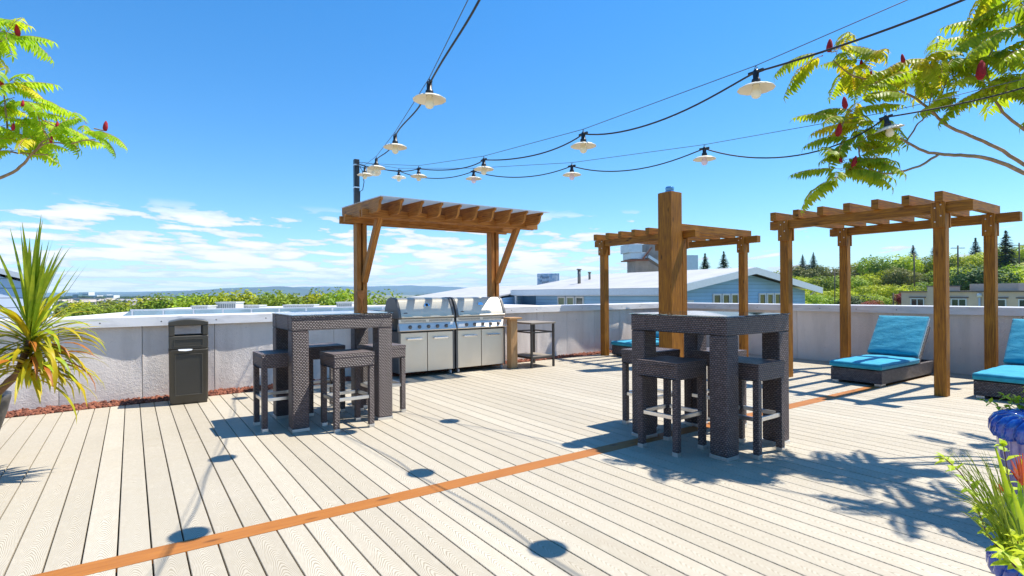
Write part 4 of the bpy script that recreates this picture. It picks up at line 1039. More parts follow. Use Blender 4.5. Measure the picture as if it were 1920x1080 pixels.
def to_px(px0, py0, px1, py1, dd, sagup=.03):
    a = at(px0, dd, None, py0)-O; b_ = at(px1, dd+rnd.uniform(-.15, .15), None, py1)-O; return a, b_
def gblade(mb, px0, py0, px1, py1, dd, w, arch=.04):
    a, b_ = to_px(px0, py0, px1, py1, dd); n = 8; V = []; side = ((b_-a).cross(fw)).normalized()*w*.5
    for k_ in range(n+1):
        u = k_/n; p = a.lerp(b_, u)+Vector((0, 0, arch*4*u*(1-u))); ww = (1-u**2.2)*.95+.05; V += [p-side*ww, p+fw*w*.2, p+side*ww]
    mb.idx(V, [f_ for k_ in range(n) for f_ in ((k_*3, k_*3+1, k_*3+4, k_*3+3), (k_*3+1, k_*3+2, k_*3+5, k_*3+4))], True)
for k_ in range(95):
    gblade(m2, rnd.uniform(1885, 1925), rnd.uniform(1020, 1060), rnd.uniform(1775, 1890), rnd.uniform(838, 960) , dB+rnd.uniform(-.1, .1), rnd.uniform(.003, .006), rnd.uniform(.0, .05))
for (a, b_) in ((1785, 940), (1775, 925), (1768, 915)): gblade(m2, 1895, 1030, a, b_, dB, .005, .05)
m2.build('grass_blades', GRASS, mixp, fixn=False)
m3 = MB()
for (x0_, y0_, x1_, y1_, w) in ((1918, 1050, 1868, 840, .0322), (1912, 1045, 1862, 915, .0322), (1930, 1050, 1895, 905, .030), (1925, 1050, 1908, 880, .032), (1900, 1050, 1872, 930, .018), (1935, 1050, 1915, 860, .02), (1920, 1050, 1890, 960, .02)):
    gblade(m3, x0_, y0_, x1_, y1_, dB, w, .01)
m3.build('spear_leaves', SPEAR, mixp, fixn=False)
m4 = MB()
for (x0_, y0_, x1_, y1_) in ((1912, 905, 1893, 862), (1915, 910, 1905, 855), (1918, 905, 1914, 850), (1912, 900, 1897, 880), (1876, 925, 1863, 908), (1880, 922, 1876, 908)):
    for j_ in range(2): gblade(m4, x0_+rnd.uniform(-3, 3), y0_, x1_+rnd.uniform(-4, 4), y1_, dB-.03, .010, .0)
m4.build('flowers', FLOW, mixp, fixn=False)
mixq = thing('herb_plant', 'pale green leafy herb trailing over the back of the tall blue planter', 'plant', (pA.x, pA.y, .56))
O = Vector((pA.x, pA.y, .56)); m1 = MB(); ms = MB(); dA = 3.15
for pts in ([(1945, 775), (1900, 768), (1872, 762), (1842, 750)], [(1950, 775), (1915, 760), (1895, 752), (1880, 741)], [(1960, 770), (1925, 765), (1905, 768), (1880, 772)], [(1950, 770), (1920, 752), (1905, 748)], [(1960, 775), (1930, 770), (1895, 775)], [(1960, 770), (1940, 740), (1925, 730)]):
    herb(m1, ms, [at(x, dA, None, y)-O for x, y in pts], 0, 7, .06, .1)
m1.build('leaves', HERB, mixq, fixn=False); ms.build('stems', PSTEM, mixq, fixn=False)

# ------------------------------------------------------------ the world beyond: ground, hills, sky-line
mm, t, b = newmat('ground_cover')
o_ = t.add('ShaderNodeTexCoord').outputs['Object']; n = t.noise(o_, .03, 6, .65); n2 = t.noise(o_, .5, 5, .6)
t.put(b.inputs['Base Color'], t.mix(t.mapr(n, .4, .62), t.mix(n2, (.05, .075, .02), (.12, .15, .04)), t.mix(n2, (.16, .15, .12), (.30, .28, .25)))); b.inputs['Roughness'].default_value = .95
GND = mm
gz = -11.
m_ = MB(); N = 72; rad = [0, 30, 60, 120, 250, 600, 1500, 4000, 9000]
V = [(0, 0, gz)]
for r_ in rad[1:]:
    for k_ in range(N): V.append((r_*math.cos(2*math.pi*k_/N), r_*math.sin(2*math.pi*k_/N), gz))
Fc = [(0, 1+k_, 1+(k_+1) % N) for k_ in range(N)]
for j in range(len(rad)-2):
    for k_ in range(N): Fc.append((1+j*N+k_, 1+(j+1)*N+k_, 1+(j+1)*N+(k_+1) % N, 1+j*N+(k_+1) % N))
m_.idx(V, Fc); tag(m_.build('ground', GND, fixn=False), 'ground far below the roof, stretching to the horizon', 'ground', kind='structure')
# polar terrain (bearing measured from the camera axis)
def polar(th, r_, z): v = fw*math.cos(th)*r_+rt*math.sin(th)*r_; return (v.x, v.y, z)
def sm(a, b_, x): x = max(0, min(1, (x-a)/(b_-a))); return x*x*(3-2*x)
def hillz(th, r_):
    side = sm(.40, .80, th); rise = sm(50, 260, r_)
    return gz+rise*side*(17+3*math.sin(th*7+r_*.01))+sm(.38, .46, th)*sm(60, 120, r_)*5.2
m_ = MB(); A = 60; B_ = 40; V = []
for i in range(A+1):
    for j in range(B_+1):
        th = .36+1.0*i/A; r_ = 42+(j/B_)**1.4*700; z = hillz(th, r_)
        if j == B_: z = gz-1
        V.append(polar(th, r_, z-.3*(j == 0)))
m_.idx(V, [(i*(B_+1)+j, (i+1)*(B_+1)+j, (i+1)*(B_+1)+j+1, i*(B_+1)+j+1) for i in range(A) for j in range(B_)], True)
HILLM = simple('hill_grass', (.26, .27, .04), .95, var=.35, vs=.12)
tag(m_.build('hillside', HILLM, fixn=False), 'green wooded hillside rising to the right', 'hill', kind='structure')
def vn(x, seed):
    i = math.floor(x); f_ = x-i; f_ = f_*f_*(3-2*f_); h = lambda k_: (math.sin((k_+seed)*127.1)*43758.5453) % 1
    return h(i)*(1-f_)+h(i+1)*f_
def ridge(name, label, r0, r1, hfun, mat, th0, th1, n=160):
    m_ = MB(); B_ = 14; V = []
    for i in range(n+1):
        th = th0+(th1-th0)*i/n
        for j in range(B_+1):
            u = j/B_; r_ = r0+(r1-r0)*u; e = math.sin(math.pi*u)**.8; z = gz+hfun(th)*e*(1+.18*(vn(th*40+u*5, j)-.5)*(0 < j < B_))
            V.append(polar(th, r_, z-1))
    m_.idx(V, [(i*(B_+1)+j, (i+1)*(B_+1)+j, (i+1)*(B_+1)+j+1, i*(B_+1)+j+1) for i in range(n) for j in range(B_)], True)
    return tag(m_.build(name, mat, fixn=False), label, 'hills', kind='structure')
FOR = simple('forest_cover', (.03, .052, .026), .95, var=.5, vs=.006)
fb = lambda th, s_: .5*vn(th*9, s_)+.3*vn(th*23, s_+5)+.2*vn(th*61, s_+9)
def azx(px): return math.atan((px-960)/F)
def h_near(th):
    return (8+42*math.exp(-((th-azx(360))/.09)**2)+66*math.exp(-((th-azx(530))/.10)**2)+30*math.exp(-((th-azx(680))/.13)**2))*(.8+.4*fb(th, 3))
ridge('hills', 'blue forested hills on the left horizon', 5200, 6600, h_near, FOR, -1.0, .35)
ridge('hills', 'low pale mountain range at the farthest left horizon', 7600, 8600, lambda th: (52+60*sm(-.7, -.3, th)*sm(.1, -.2, th))*(.75+.5*fb(th, 17)), FOR, -1.1, .5)

# trees
def crown_mesh(seed, n, size, kind):
    r_ = random.Random(seed); m_ = MB()
    if kind == 'round':
        lobes = [((r_.uniform(-.5, .5), r_.uniform(-.5, .5), r_.uniform(-.25, .55)), r_.uniform(.28, .5)) for _ in range(13)]+[((0, 0, 0), .6)]
        for k_ in range(n):
            c, rr = lobes[k_ % len(lobes)]
            v = Vector((r_.gauss(0, 1), r_.gauss(0, 1), r_.gauss(0, 1))).normalized()*rr*(r_.uniform(.75, 1.05)); p = Vector(c)+v
            nn = (v.normalized()+Vector((r_.uniform(-1, 1), r_.uniform(-1, 1), r_.uniform(-.4, 1)))*.8).normalized(); a = nn.orthogonal().normalized(); a = Matrix.Rotation(r_.uniform(0, 6.3), 3, nn) @ a; b_ = nn.cross(a); s_ = size*r_.uniform(.6, 1.3)
            m_.idx([p-a*s_, p-b_*s_*.6, p+a*s_, p+b_*s_*.6], [(0, 1, 2, 3)])
    else:
        for k_ in range(n):
            u = r_.random()**1.25; lay = u if r_.random() < .5 else round(u*15)/15; z = -1+2*(lay+r_.uniform(-.03, .03)); rad_ = .50*(1-lay)*(1+.12*math.sin(lay*61))+.01; th = r_.uniform(0, 6.283); q = r_.uniform(.25, 1.1); c = math.cos(th); s0 = math.sin(th)
            p = Vector((c*rad_*q, s0*rad_*q, z-.10*q*(1-lay))); out = Vector((c, s0, -.45)).normalized(); sd_ = Vector((-s0, c, 0)); s_ = size*r_.uniform(.6, 1.3)*(.35+.8*(1-lay))
            m_.idx([p-out*s_, p-sd_*s_*.45, p+out*s_, p+sd_*s_*.45], [(0, 1, 2, 3)])
    return m_
TLF = [mat_leaf('tree_leaf_yellow_green', (.38, .46, .010), (.60, .64, .016), (.13, .22, .008), .35, nz=.9, rough=.6),
       mat_leaf('tree_leaf_mid_green', (.21, .32, .012), (.36, .46, .018), (.07, .13, .010), .3, nz=.9, rough=.6),
       mat_leaf('tree_leaf_dark_green', (.035, .075, .018), (.07, .13, .03), None, .15, nz=1.2, rough=.7),
       mat_leaf('tree_leaf_red', (.26, .035, .02), (.36, .07, .03), None, .3),
       mat_leaf('tree_leaf_olive', (.15, .17, .03), (.25, .25, .05), (.10, .12, .02), .3, nz=.9, rough=.6),
       mat_leaf('conifer_needles', (.035, .085, .04), (.07, .14, .06), None, .15, nz=1.2, rough=.7)]
TRUNK = simple('tree_bark', (.12, .09, .065), .9, var=.3)
PROTO = {}
def tree_proto(kind, v, mi):
    key = (kind, v, mi)
    if key in PROTO: return PROTO[key]
    cm_ = crown_mesh(11+v*7, 6000 if kind == 'round' else 3000, .040 if kind == 'round' else .07, kind)
    me = MB(); 
    if kind == 'round': me.tube([(0, 0, -1.35), (0.02, 0, -.6), (0, .03, .1)], [.06, .045, .02], 7); [me.tube([(0, 0, -.6), (.35*math.cos(a), .35*math.sin(a), .15)], [.03, .01], 5) for a in (0, 2.1, 4.2)]
    else: me.tube([(0, 0, -1.15), (0, 0, .95)], [.035, .006], 7)
    c = cm_.build('crown', TLF[mi], None, fixn=False); t_ = me.build('trunk', TRUNK, None, fixn=False)
    dc, dt = c.data, t_.data; bpy.data.objects.remove(c); bpy.data.objects.remove(t_)
    PROTO[key] = (dc, dt); return PROTO[key]
def tree(name, label, pos, h_, w, kind, v, mi, group=None):
    """pos = foot of the tree; total height h_"""
    dc, dt = tree_proto(kind, v, mi); r = thing(name, label, 'tree', pos, rnd.uniform(0, 6.28), group)
    lowz = 1.35 if kind == 'round' else 1.15; topz = 1.0; s_ = h_/(lowz+topz)
    c = bpy.data.objects.new('crown', dc); C.objects.link(c); c.parent = r; c.location = (0, 0, s_*lowz); c.scale = (w/1.5, w/1.5, s_)
    t_ = bpy.data.objects.new('trunk', dt); C.objects.link(t_); t_.parent = r; t_.location = (0, 0, s_*lowz); t_.scale = (w/1.5, w/1.5, s_)
    return r
# left row (tops given by photo row at each column)
row = [(95, 572, 62, 4), (112, 566, 75, 4), (130, 568, 66, 1), (150, 562, 70, 0), (168, 566, 74, 0), (188, 564, 68, 0), (205, 558, 80, 4), (228, 572, 70, 4), (248, 558, 66, 0), (262, 553, 70, 0), (282, 552, 64, 0), (302, 556, 68, 0), (322, 559, 70, 0), (345, 552, 66, 0), (365, 545, 72, 0), (385, 551, 64, 0), (408, 550, 66, 0), (428, 547, 70, 0), (455, 539, 62, 0), (478, 545, 66, 0), (500, 549, 64, 0), (520, 547, 68, 0), (545, 546, 62, 0), (568, 542, 66, 0), (592, 545, 62, 0), (615, 541, 64, 0), (637, 534, 58, 0), (655, 540, 62, 0), (700, 545, 60, 0), (722, 552, 66, 0), (745, 557, 80, 1)]
for i, (px_, py_, dd, mi) in enumerate(row):
    if mi == 0 and i % 3: mi = 1
    tp_ = at(px_, dd, None, py_); h_ = tp_.z-gz+.6; w = rnd.uniform(6.5, 8.5)*dd/64
    lb = ['bright yellow green tree in the row beyond the left parapet wall', 'mid green tree in the row beyond the left parapet wall', '', '', 'dull olive tree in the left part of the row beyond the parapet'][mi]
    tree('leafy_tree', lb, (tp_.x, tp_.y, gz), h_, w, 'round', i % 3, mi, {0: 'bright trees beyond the left wall', 1: 'mid green trees beyond the left wall', 4: 'olive trees beyond the left wall'}[mi])
for i, (px_, py_) in enumerate(((785, 550), (800, 549), (845, 551), (870, 549), (885, 547), (900, 546))):
    tp_ = at(px_, 330, None, py_); tree('leafy_tree', 'tiny distant tree on the horizon behind the grill lids', (tp_.x, tp_.y, gz), tp_.z-gz, 14, 'round', i % 3, 2, 'tiny horizon trees')
for i in range(46):
    px_ = 100+i*7.5+rnd.uniform(-5, 5); tp_ = at(px_, 900+rnd.uniform(-80, 250), None, 556+rnd.uniform(-3.5, 1.5)); tree('leafy_tree', 'tiny far dark tree on the flat land toward the left hills', (tp_.x, tp_.y, gz), max(6, tp_.z-gz), 22, 'round', i % 3, 2, 'tiny far trees on the flat land')
# hillside trees: sky-line given by (column, row)
skyl = [(1370, 510), (1480, 496), (1520, 486), (1545, 492), (1580, 490), (1640, 476), (1700, 476), (1760, 472), (1830, 470), (1870, 462), (1920, 458), (2000, 450), (2100, 440)]
def skyrow(x):
    for (a, ya), (b_, yb) in zip(skyl[:-1], skyl[1:]):
        if a <= x <= b_: return ya+(yb-ya)*(x-a)/(b_-a)
    return 450
k_ = 0
rows = [(150, 0.0), (128, .25), (108, .48), (90, .68), (74, .86)]
for ri, (dd, fr_) in enumerate(rows):
    px_ = 1462+ri*7 if ri < 4 else 1500
    while px_ < 2080:
        ytop = skyrow(px_)+fr_*(578-skyrow(px_))+rnd.uniform(-5, 6); dd2 = dd+rnd.uniform(-8, 8)
        tp_ = at(px_, dd2, None, ytop); th = azx(px_); gzz = hillz(th, dd2/math.cos(th)); wd_ = rnd.uniform(6.5, 9.0)*dd/110; h_ = max(5.5, tp_.z-gzz+.3, wd_*1.3)
        mi = rnd.choices((0, 1, 4), (.72, .18, .10))[0]
        if ri == 0 and px_ < 1560: mi = 4 if rnd.random() < .6 else 1
        if not (ri >= 3 and px_ > 1690):
            tree('leafy_tree', {0: 'yellow green tree among the mass on the right hillside', 1: 'mid green tree scattered among the right hillside trees', 4: 'olive brown tree scattered among the right hillside trees'}[mi], (tp_.x, tp_.y, tp_.z-h_), h_, wd_, 'round', k_ % 3, mi, {0: 'yellow green hillside trees', 1: 'mid green hillside trees', 4: 'olive hillside trees'}[mi]); k_ += 1
        px_ += rnd.uniform(26, 36)
con = [(1322, 478, 95, 5.0, 'pair of dark conifers above the blue house, left one'), (1357, 474, 95, 4.6, 'pair of dark conifers above the blue house, right one'), (1505, 478, 150, 3, 'thin conifer on the skyline left of the second pergola post'), (1525, 474, 150, 3.5, 'pointed conifer on the skyline between the two left pergola posts'), (1712, 462, 165, 7, 'round topped grey green pine above the hillside behind the pergola'), (1755, 452, 165, 8, 'dark conifer just left of the nearest pergola post'), (1829, 449, 165, 9, 'broad dark conifer midway between the two right pergola posts'), (1886, 437, 120, 9.5, 'tallest dark blue green conifer right of the last pergola post')]
for (px_, py_, dd, w, lb) in con:
    tp_ = at(px_, dd, None, py_); h_ = w*2.2; tree('conifer_tree', lb, (tp_.x, tp_.y, tp_.z-h_), h_, w*2.6, 'cone', 0, 5)
for (px_, py_, dd, w, mi, lb) in ((1845, 490, 66, 7.5, 2, 'large dark green round tree behind the beige building roof'), (1892, 500, 66, 7.0, 0, 'bright leafy tree behind the right end of the beige building'), (1610, 548, 64, 4.5, 2, 'dark green bush just right of the second pergola post above the wall'), (1692, 546, 62, 2.2, 3, 'small red leaved tree at the left corner of the beige building'), (1635, 561, 60, 2.2, 3, 'low red leaved shrub just above the right wall coping'), (1930, 490, 70, 8, 1, 'leafy tree at the right picture edge above the beige building')):
    tp_ = at(px_, dd, None, py_); h_ = w*1.15; tree('leafy_tree', lb, (tp_.x, tp_.y, tp_.z-h_), h_, w, 'round', 1, mi)
PL = simple('pole_wood', (.10, .085, .07), .9)
for (px_, py0_, py1_, dd, lb) in ((1714, 475, 525, 100, 'utility pole standing on the hillside left of the nearest pergola post'), (1796, 460, 505, 100, 'thin utility pole just right of the nearest pergola post'), (1565, 505, 570, 62, 'thin pole among the trees left of the second pergola post'), (1675, 549, 572, 58, 'short dark post in front of the yellow grass bank'), (1911, 455, 500, 110, 'utility pole with crossarm at the far right skyline')):
    a = at(px_, dd, None, py0_); b_ = at(px_, dd, None, py1_+12); r = thing('utility_pole', lb, 'pole', (a.x, a.y, b_.z)); m_ = MB(); H2 = a.z-b_.z; m_.tube([(0, 0, 0), (0, 0, H2)], .13 if dd > 90 else .055, 7); m_.build('shaft', PL, r)
    if px_ in (1911, 1796):
        m_ = MB(); m_.bar(tuple(-rt*1.3+Vector((0, 0, H2-.5))), tuple(rt*1.3+Vector((0, 0, H2-.5))), .12, .12); m_.build('crossarm', PL, r)

# ------------------------------------------------------------ buildings
SIDB = mat_siding('blue_siding', (.25, .45, .66), .21)
SIDL = mat_siding('pale_blue_siding', (.68, .73, .84), .25, .4)
ROOFM = None
mm, t, b = newmat('ribbed_metal_roof'); uv = t.add('ShaderNodeUVMap').outputs[0]; u, v, _ = t.sep(uv)
f_ = t.m('ABSOLUTE', t.m('SUBTRACT', t.m('FRACT', t.m('DIVIDE', u, .4)), .5)); n = t.noise(uv, .6, 5, .65)
t.put(b.inputs['Base Color'], t.mix(t.mapr(n, .4, .7), (.46, .445, .42), (.37, .355, .33))); b.inputs['Roughness'].default_value = .5
t.put(b.inputs['Normal'], t.bump(t.mapr(f_, .38, .48), .5, .03)); ROOFM = mm
TRIM = simple('white_trim', (.62, .64, .66), .5, var=.05)
GUT = simple('pale_blue_fascia', (.52, .58, .62), .5, var=.06)
WGL = simple('dark_window_glass', (.03, .05, .045), .08, spec=.8)
WGG = simple('green_curtain_window', (.16, .20, .10), .25)
CONC = simple('grey_concrete', (.27, .25, .23), .85, var=.25, vs=1.5)
CLAD = mat_metal('galvanised_cladding', (.50, .56, .60), .45, (1, 1, 1), .15)
BEIG = simple('beige_render', (.58, .455, .345), .8, var=.08, vs=1.2)
BRNT = simple('brown_trim', (.13, .10, .085), .6)
def window(par, x, y, z, w, h_, face, glass=WGL, fw_=.09):
    """face: '-x' or '-y'"""
    r = MB()
    def bx(m_, a0, a1, z0_, z1_, d0_, d1_):
        if face == '-y': m_.box(x+a0, x+a1, y-d1_, y-d0_, z+z0_, z+z1_)
        else: m_.box(x-d1_, x-d0_, y+a0, y+a1, z+z0_, z+z1_)
    bx(r, 0, w, 0, fw_, .003, .07); bx(r, 0, w, h_-fw_, h_, .003, .07); bx(r, 0, fw_, fw_, h_-fw_, .003, .07); bx(r, w-fw_, w, fw_, h_-fw_, .003, .07)
    o = r.build('window', TRIM, par); g = MB(); bx(g, fw_, w-fw_, fw_, h_-fw_, .003, .03); g.build('pane', glass, o); return o
# blue house: long side faces -x, gable faces -y
bx_, by_ = 22.4, 18.5; BL = 12.6; Wg = 13.6; ez = 1.56; pz = 2.62; ov = .7
bh = thing('blue_house', 'blue sided house with white ribbed metal roof and low gable beyond the walls', 'house', (bx_, by_, 0))
rw = lambda x: ez+(pz-ez)*(1-abs(x-Wg/2)/(Wg/2))
m_ = MB(); m_.prism([(0, gz), (0, ez-.25), (Wg/2, pz-.27), (Wg, ez-.25), (Wg, gz)], 'y', .0, BL); m_.build('wall', SIDB, bh)
m_ = MB(); th_ = .10
sl = (pz-ez)/(Wg/2)
for sgn in (0, 1):
    xa = -ov if not sgn else Wg+ov; za = ez-ov*sl+.06; zb_ = pz+.06
    P = [Vector((Wg/2 if i & 1 else xa, BL+ov*.3 if i & 2 else -ov, (zb_ if i & 1 else za)+(.0 if i & 4 else -th_))) for i in range(8)]
    L_ = abs(Wg/2-xa); Lb = BL+ov*1.3
    for ids in ((0, 4, 6, 2), (1, 3, 7, 5), (0, 1, 5, 4), (2, 6, 7, 3), (0, 2, 3, 1), (4, 5, 7, 6)): m_.face([P[i] for i in ids], [((i >> 1 & 1)*Lb, (i & 1)*L_) for i in ids])
m_.build('roof', ROOFM, bh)
m_ = MB(); fh = .36     # fascia on the gable and gutters on the eaves
for sgn in (0, 1):
    xa = -ov-.02 if not sgn else Wg+ov+.02; za = ez-ov*sl+.03; zb_ = pz+.03
    P = [Vector((Wg/2 if i & 1 else xa, -ov-.01 if i & 2 else -ov-.08, (zb_ if i & 1 else za)+(.02 if i & 4 else -fh))) for i in range(8)]; m_.hexa(P, (7, .07, fh))
m_.build('fascia', GUT, bh)
m_ = MB(); m_.box(-ov-.12, -ov-.0, -ov, BL+.2, ez-.42, ez-.08); m_.build('gutter', GUT, bh)
m_ = MB(); m_.box(-ov, 0, -ov, BL, ez-.46, ez-.43); m_.build('soffit', TRIM, bh)
for k_ in range(3): window(bh, 0, 7.9-.86*k_, .1, .74, .95, '-x', WGG if k_ < 2 else WGL)
m_ = MB(); m_.box(-.05, -.003, 11.0, 12.5, gz+8, ez-.47); m_.build('porch_shade_panel', simple('porch_shade_blue', (.05, .13, .22), .6), bh)  # flat panel on the wall, its dark blue paints in the porch's shade
m_ = MB(); m_.box(-ov-.02, -ov+.10, 12.3, 12.42, gz+6, ez-.45); m_.build('porch_post', TRIM, bh)
for x0_ in (3.8, 8.25):
    for k_ in range(3): window(bh, x0_+.83*k_, 0, .2, .72, .98, '-y', WGL)
m_ = MB(); m_.box(1.6, 2.15, -.04, -.003, .3, .85); m_.build('wall_panel', GUT, bh)
m_ = MB(); m_.tube([(Wg+.1, -.3, ez-.5), (Wg+.5, -.3, ez-.35), (Wg+.6, -.5, ez-.2)], .04, 6); m_.build('downpipe', TRIM, bh)
for (px_, py_, dd, hh_, rr_) in ((1086, 524, 36, .62, .11), (1105.5, 520, 38, .30, .08)):
    a = at(px_, dd, None, py_)-Vector((bx_, by_, 0)); m_ = MB(); m_.tube([a-Vector((0, 0, .3)), a+Vector((0, 0, hh_))], rr_, 10); m_.tube([a+Vector((0, 0, hh_)), a+Vector((0, 0, hh_+.08))], rr_*1.5, 10); m_.build('vent_pipe', CASTG, bh)
# stair tower behind the house
q0 = at(1176, 46, -2); q1 = at(1258, 46, -2)
tw = thing('stair_tower', 'concrete stair tower with blue grey metal cladding above the house roof', 'tower', (0, 0, 0)); tw.location = (q0.x, q0.y, 0); tw.rotation_euler = (0, 0, -YAW+.12)
S = 46/F
def zz(py_, dd=46, px_=1200): return at(px_, dd, None, py_).z
m_ = MB(); m_.box(17*S, 46*S, 0, 2.2, gz, zz(487)); m_.build('concrete_core', CONC, tw)
m_ = MB(); m_.box(4*S, 34*S, -.4, 1.6, zz(486), zz(474)); m_.box(0, 26*S, -.5, 1.7, zz(474)+.003, zz(458)); m_.build('cladding', CLAD, tw, bevel=.02)
m_ = MB(); m_.box(45*S, 95*S, .1, 2.4, zz(520), zz(455)); m_.build('concrete_shaft', CONC, tw)
m_ = MB(); m_.box(96*S, 140*S, .0, 2.6, zz(520), zz(478)); m_.build('metal_box', CLAD, tw)
m_ = MB(); m_.box(1*S, 38*S, -.6, 1.8, zz(489), zz(487)); m_.build('platform', simple('rust_brown', (.20, .09, .06), .8), tw)
m_ = MB(); m_.bar((26*S, -.62, zz(486)), (43*S, -.62, zz(465)), .10, .12); m_.build('steel_brace', MATS['rust_brown'], tw)
m_ = MB(); a = Vector((32*S, -.7, zz(484))); b_ = Vector((66*S, -.7, zz(505)))
m_.bar(a, b_, .9, .05); m_.build('stair_flight', CASTG, tw)
m_ = MB(); m_.bar(a+Vector((0, -.46, .1)), b_+Vector((0, -.46, .1)), .04, .22); m_.bar(a+Vector((0, .46, .1)), b_+Vector((0, .46, .1)), .04, .22); m_.build('stair_stringer', CLAD, tw)
# mural board on the roof
mm, t, b = newmat('faded_mural'); o_ = t.add('ShaderNodeTexCoord').outputs['Object']; n = t.noise(o_, 2.2, 5, .7, 1.2)
t.put(b.inputs['Base Color'], t.mix(t.mapr(n, .42, .62), (.16, .30, .46), (.48, .56, .62))); MUR = mm
a = at(1028, 43, None, 526); mb_ = thing('roof_sign', 'faded blue mural sign board with dark script standing behind the roof', 'sign', (a.x, a.y, a.z)); mb_.rotation_euler = (0, 0, -YAW-.15)
m_ = MB(); m_.box(-.86, .86, -.05, .05, -.35, .55); m_.build('board', MUR, mb_, bevel=.01)
m_ = MB(); sc_ = [(-.6, .22), (-.5, .40), (-.42, .12), (-.34, .30), (-.26, .14), (-.20, .30), (-.12, .16), (-.05, .32), (.0, .18), (.06, .34)]
m_.tube([(x, -.065, z) for x, z in sc_], .022, 5); m_.tube([(x*1.0-.02, -.065, z-.34) for x, z in sc_], .018, 5); m_.build('script', simple('dark_script_paint', (.04, .07, .12), .7), mb_)
m_ = MB(); m_.box(-.7, -.62, .052, .12, -1.6, .3); m_.box(.62, .7, .052, .12, -1.6, .3); m_.build('sign_post', PL, mb_)
# low wing further left
a = at(985, 41, 0); lw_ = thing('low_wing', 'low blue annex with long white roof at the left of the blue house', 'building', (20.2, 31.4, 0))
m_ = MB(); m_.prism([(0, gz), (0, .85), (6, 1.55), (12, .85), (12, gz)], 'y', 0, 12); m_.build('wall', SIDB, lw_)
m_ = MB()
for sgn in (0, 1):
    xa = -.6 if not sgn else 12.6; P = [Vector((6 if i & 1 else xa, 12.5 if i & 2 else -.1, (1.9 if i & 1 else .98)+(.0 if i & 4 else -.09))) for i in range(8)]
    for ids in ((0, 4, 6, 2), (1, 3, 7, 5), (0, 1, 5, 4), (2, 6, 7, 3), (0, 2, 3, 1), (4, 5, 7, 6)): m_.face([P[i] for i in ids], [((i >> 1 & 1)*12.6, (i & 1)*6.7) for i in ids])
m_.build('roof', ROOFM, lw_)
m_ = MB(); m_.box(-.72, -.61, -.1, 12.5, .62, .93); m_.build('gutter', GUT, lw_)

# beige building on the right
def facing(px0, px1, dd0, dd1):
    a = at(px0, dd0, 0); b_ = at(px1, dd1, 0); d_ = b_-a; return a, d_.length, math.atan2(d_.y, d_.x)
a, L_, ang = facing(1690, 1990, 60, 46)
bb = thing('beige_building', 'low beige building with dark roof edge and white windows on the right', 'building', (a.x, a.y, 0), ang)
zt = at(1690, 60, None, 546).z
m_ = MB(); m_.box(0, L_, 0, 9, gz, zt-.12); m_.build('wall', BEIG, bb)
m_ = MB(); m_.box(-.15, L_+.15, -.15, 9.15, zt-.118, zt); m_.build('roof_edge', BRNT, bb)
m_ = MB(); xx = L_*.23; m_.box(xx, xx+1.4, -.5, 2, gz, zt+.45); m_.build('pilaster', BEIG, bb); m_ = MB(); m_.box(xx-.08, xx+1.48, -.58, 2.1, zt+.452, zt+.55); m_.build('pilaster_cap', BRNT, bb)
m_ = MB(); m_.box(xx+1.6, xx+6, 3, 7, zt+.003, zt+.7); m_.build('roof_block', BEIG, bb)
for fr_ in (.125, .42, .66, .83, .97):
    x = fr_*L_; o = window(bb, x-.7, 0, zt-1.95, 1.5, 1.2, '-y', WGL, .10)
    g = MB(); g.box(x+.0, x+.09, -.08, -.004, zt-1.85, zt-.86); g.build('mullion', TRIM, o); g = MB(); g.box(x-.85, x+.95, -.12, -.004, zt-.70, zt-.60); g.build('lintel', BRNT, o)
m_ = MB(); m_.tube([(L_*.56, -.1, zt-.3), (L_*.56, -.1, -6)], .09, 8); m_.tube([(L_*.56, -.1, zt-.25), (L_*.56, -.1, zt-.6)], .2, 8); m_.build('downpipe', TRIM, bb)

# left house with pale siding
a = at(74, 14.5, 0); ah = thing('siding_house', 'pale blue house with horizontal siding behind the strap leaves at the left edge', 'house', (a.x, a.y, 0), -YAW+.74)
zr = lambda py_: at(40, 14.5, None, py_).z
z0_ = zr(536); z1_ = zr(515)
m_ = MB(); m_.prism([(-6, gz), (-6, z0_+1.9), (-.02, z0_), (-.02, gz)], 'y', 0, 6); m_.build('wall', SIDL, ah)
P = [Vector((.15 if i & 1 else -6.2, 6.2 if i & 2 else -.10, (z0_+.02 if i & 1 else z0_+2.0)+(.14 if i & 4 else 0))) for i in range(8)]; m_ = MB(); m_.hexa(P, (6, 6, .1)); m_.build('roof', TRIM, ah)
m_ = MB(); m_.box(-1.6, -.75, 1, 4, z0_+.1, zr(505)+.2); m_.box(-.45, -.2, 1.2, 4, z0_, zr(510)); m_.build('roof_monitor', TRIM, ah)
m_ = MB(); m_.box(-1.5, -.85, .95, .998, z0_+.5, zr(505)+.08); m_.build('window', WGL, ah)
# small balcony frame to its right
a = at(66, 22, 0); bf = thing('balcony', 'small white railed balcony beside the left siding house', 'balcony', (a.x, a.y, 0), -YAW)
m_ = MB()
for x in (0, .6): m_.box(x-.04, x+.04, -.04, .04, -2, 1.0)
m_.build('post', TRIM, bf)
m_ = MB(); m_.box(-.6, .7, -.1, .1, .1, .2); m_.box(-.6, .7, -.05, .05, .62, .68); m_.build('rail', TRIM, bf)
m_ = MB(); m_.box(-.62, .56, -.02, .02, .2, .62); m_.build('screen', GUT, bf)

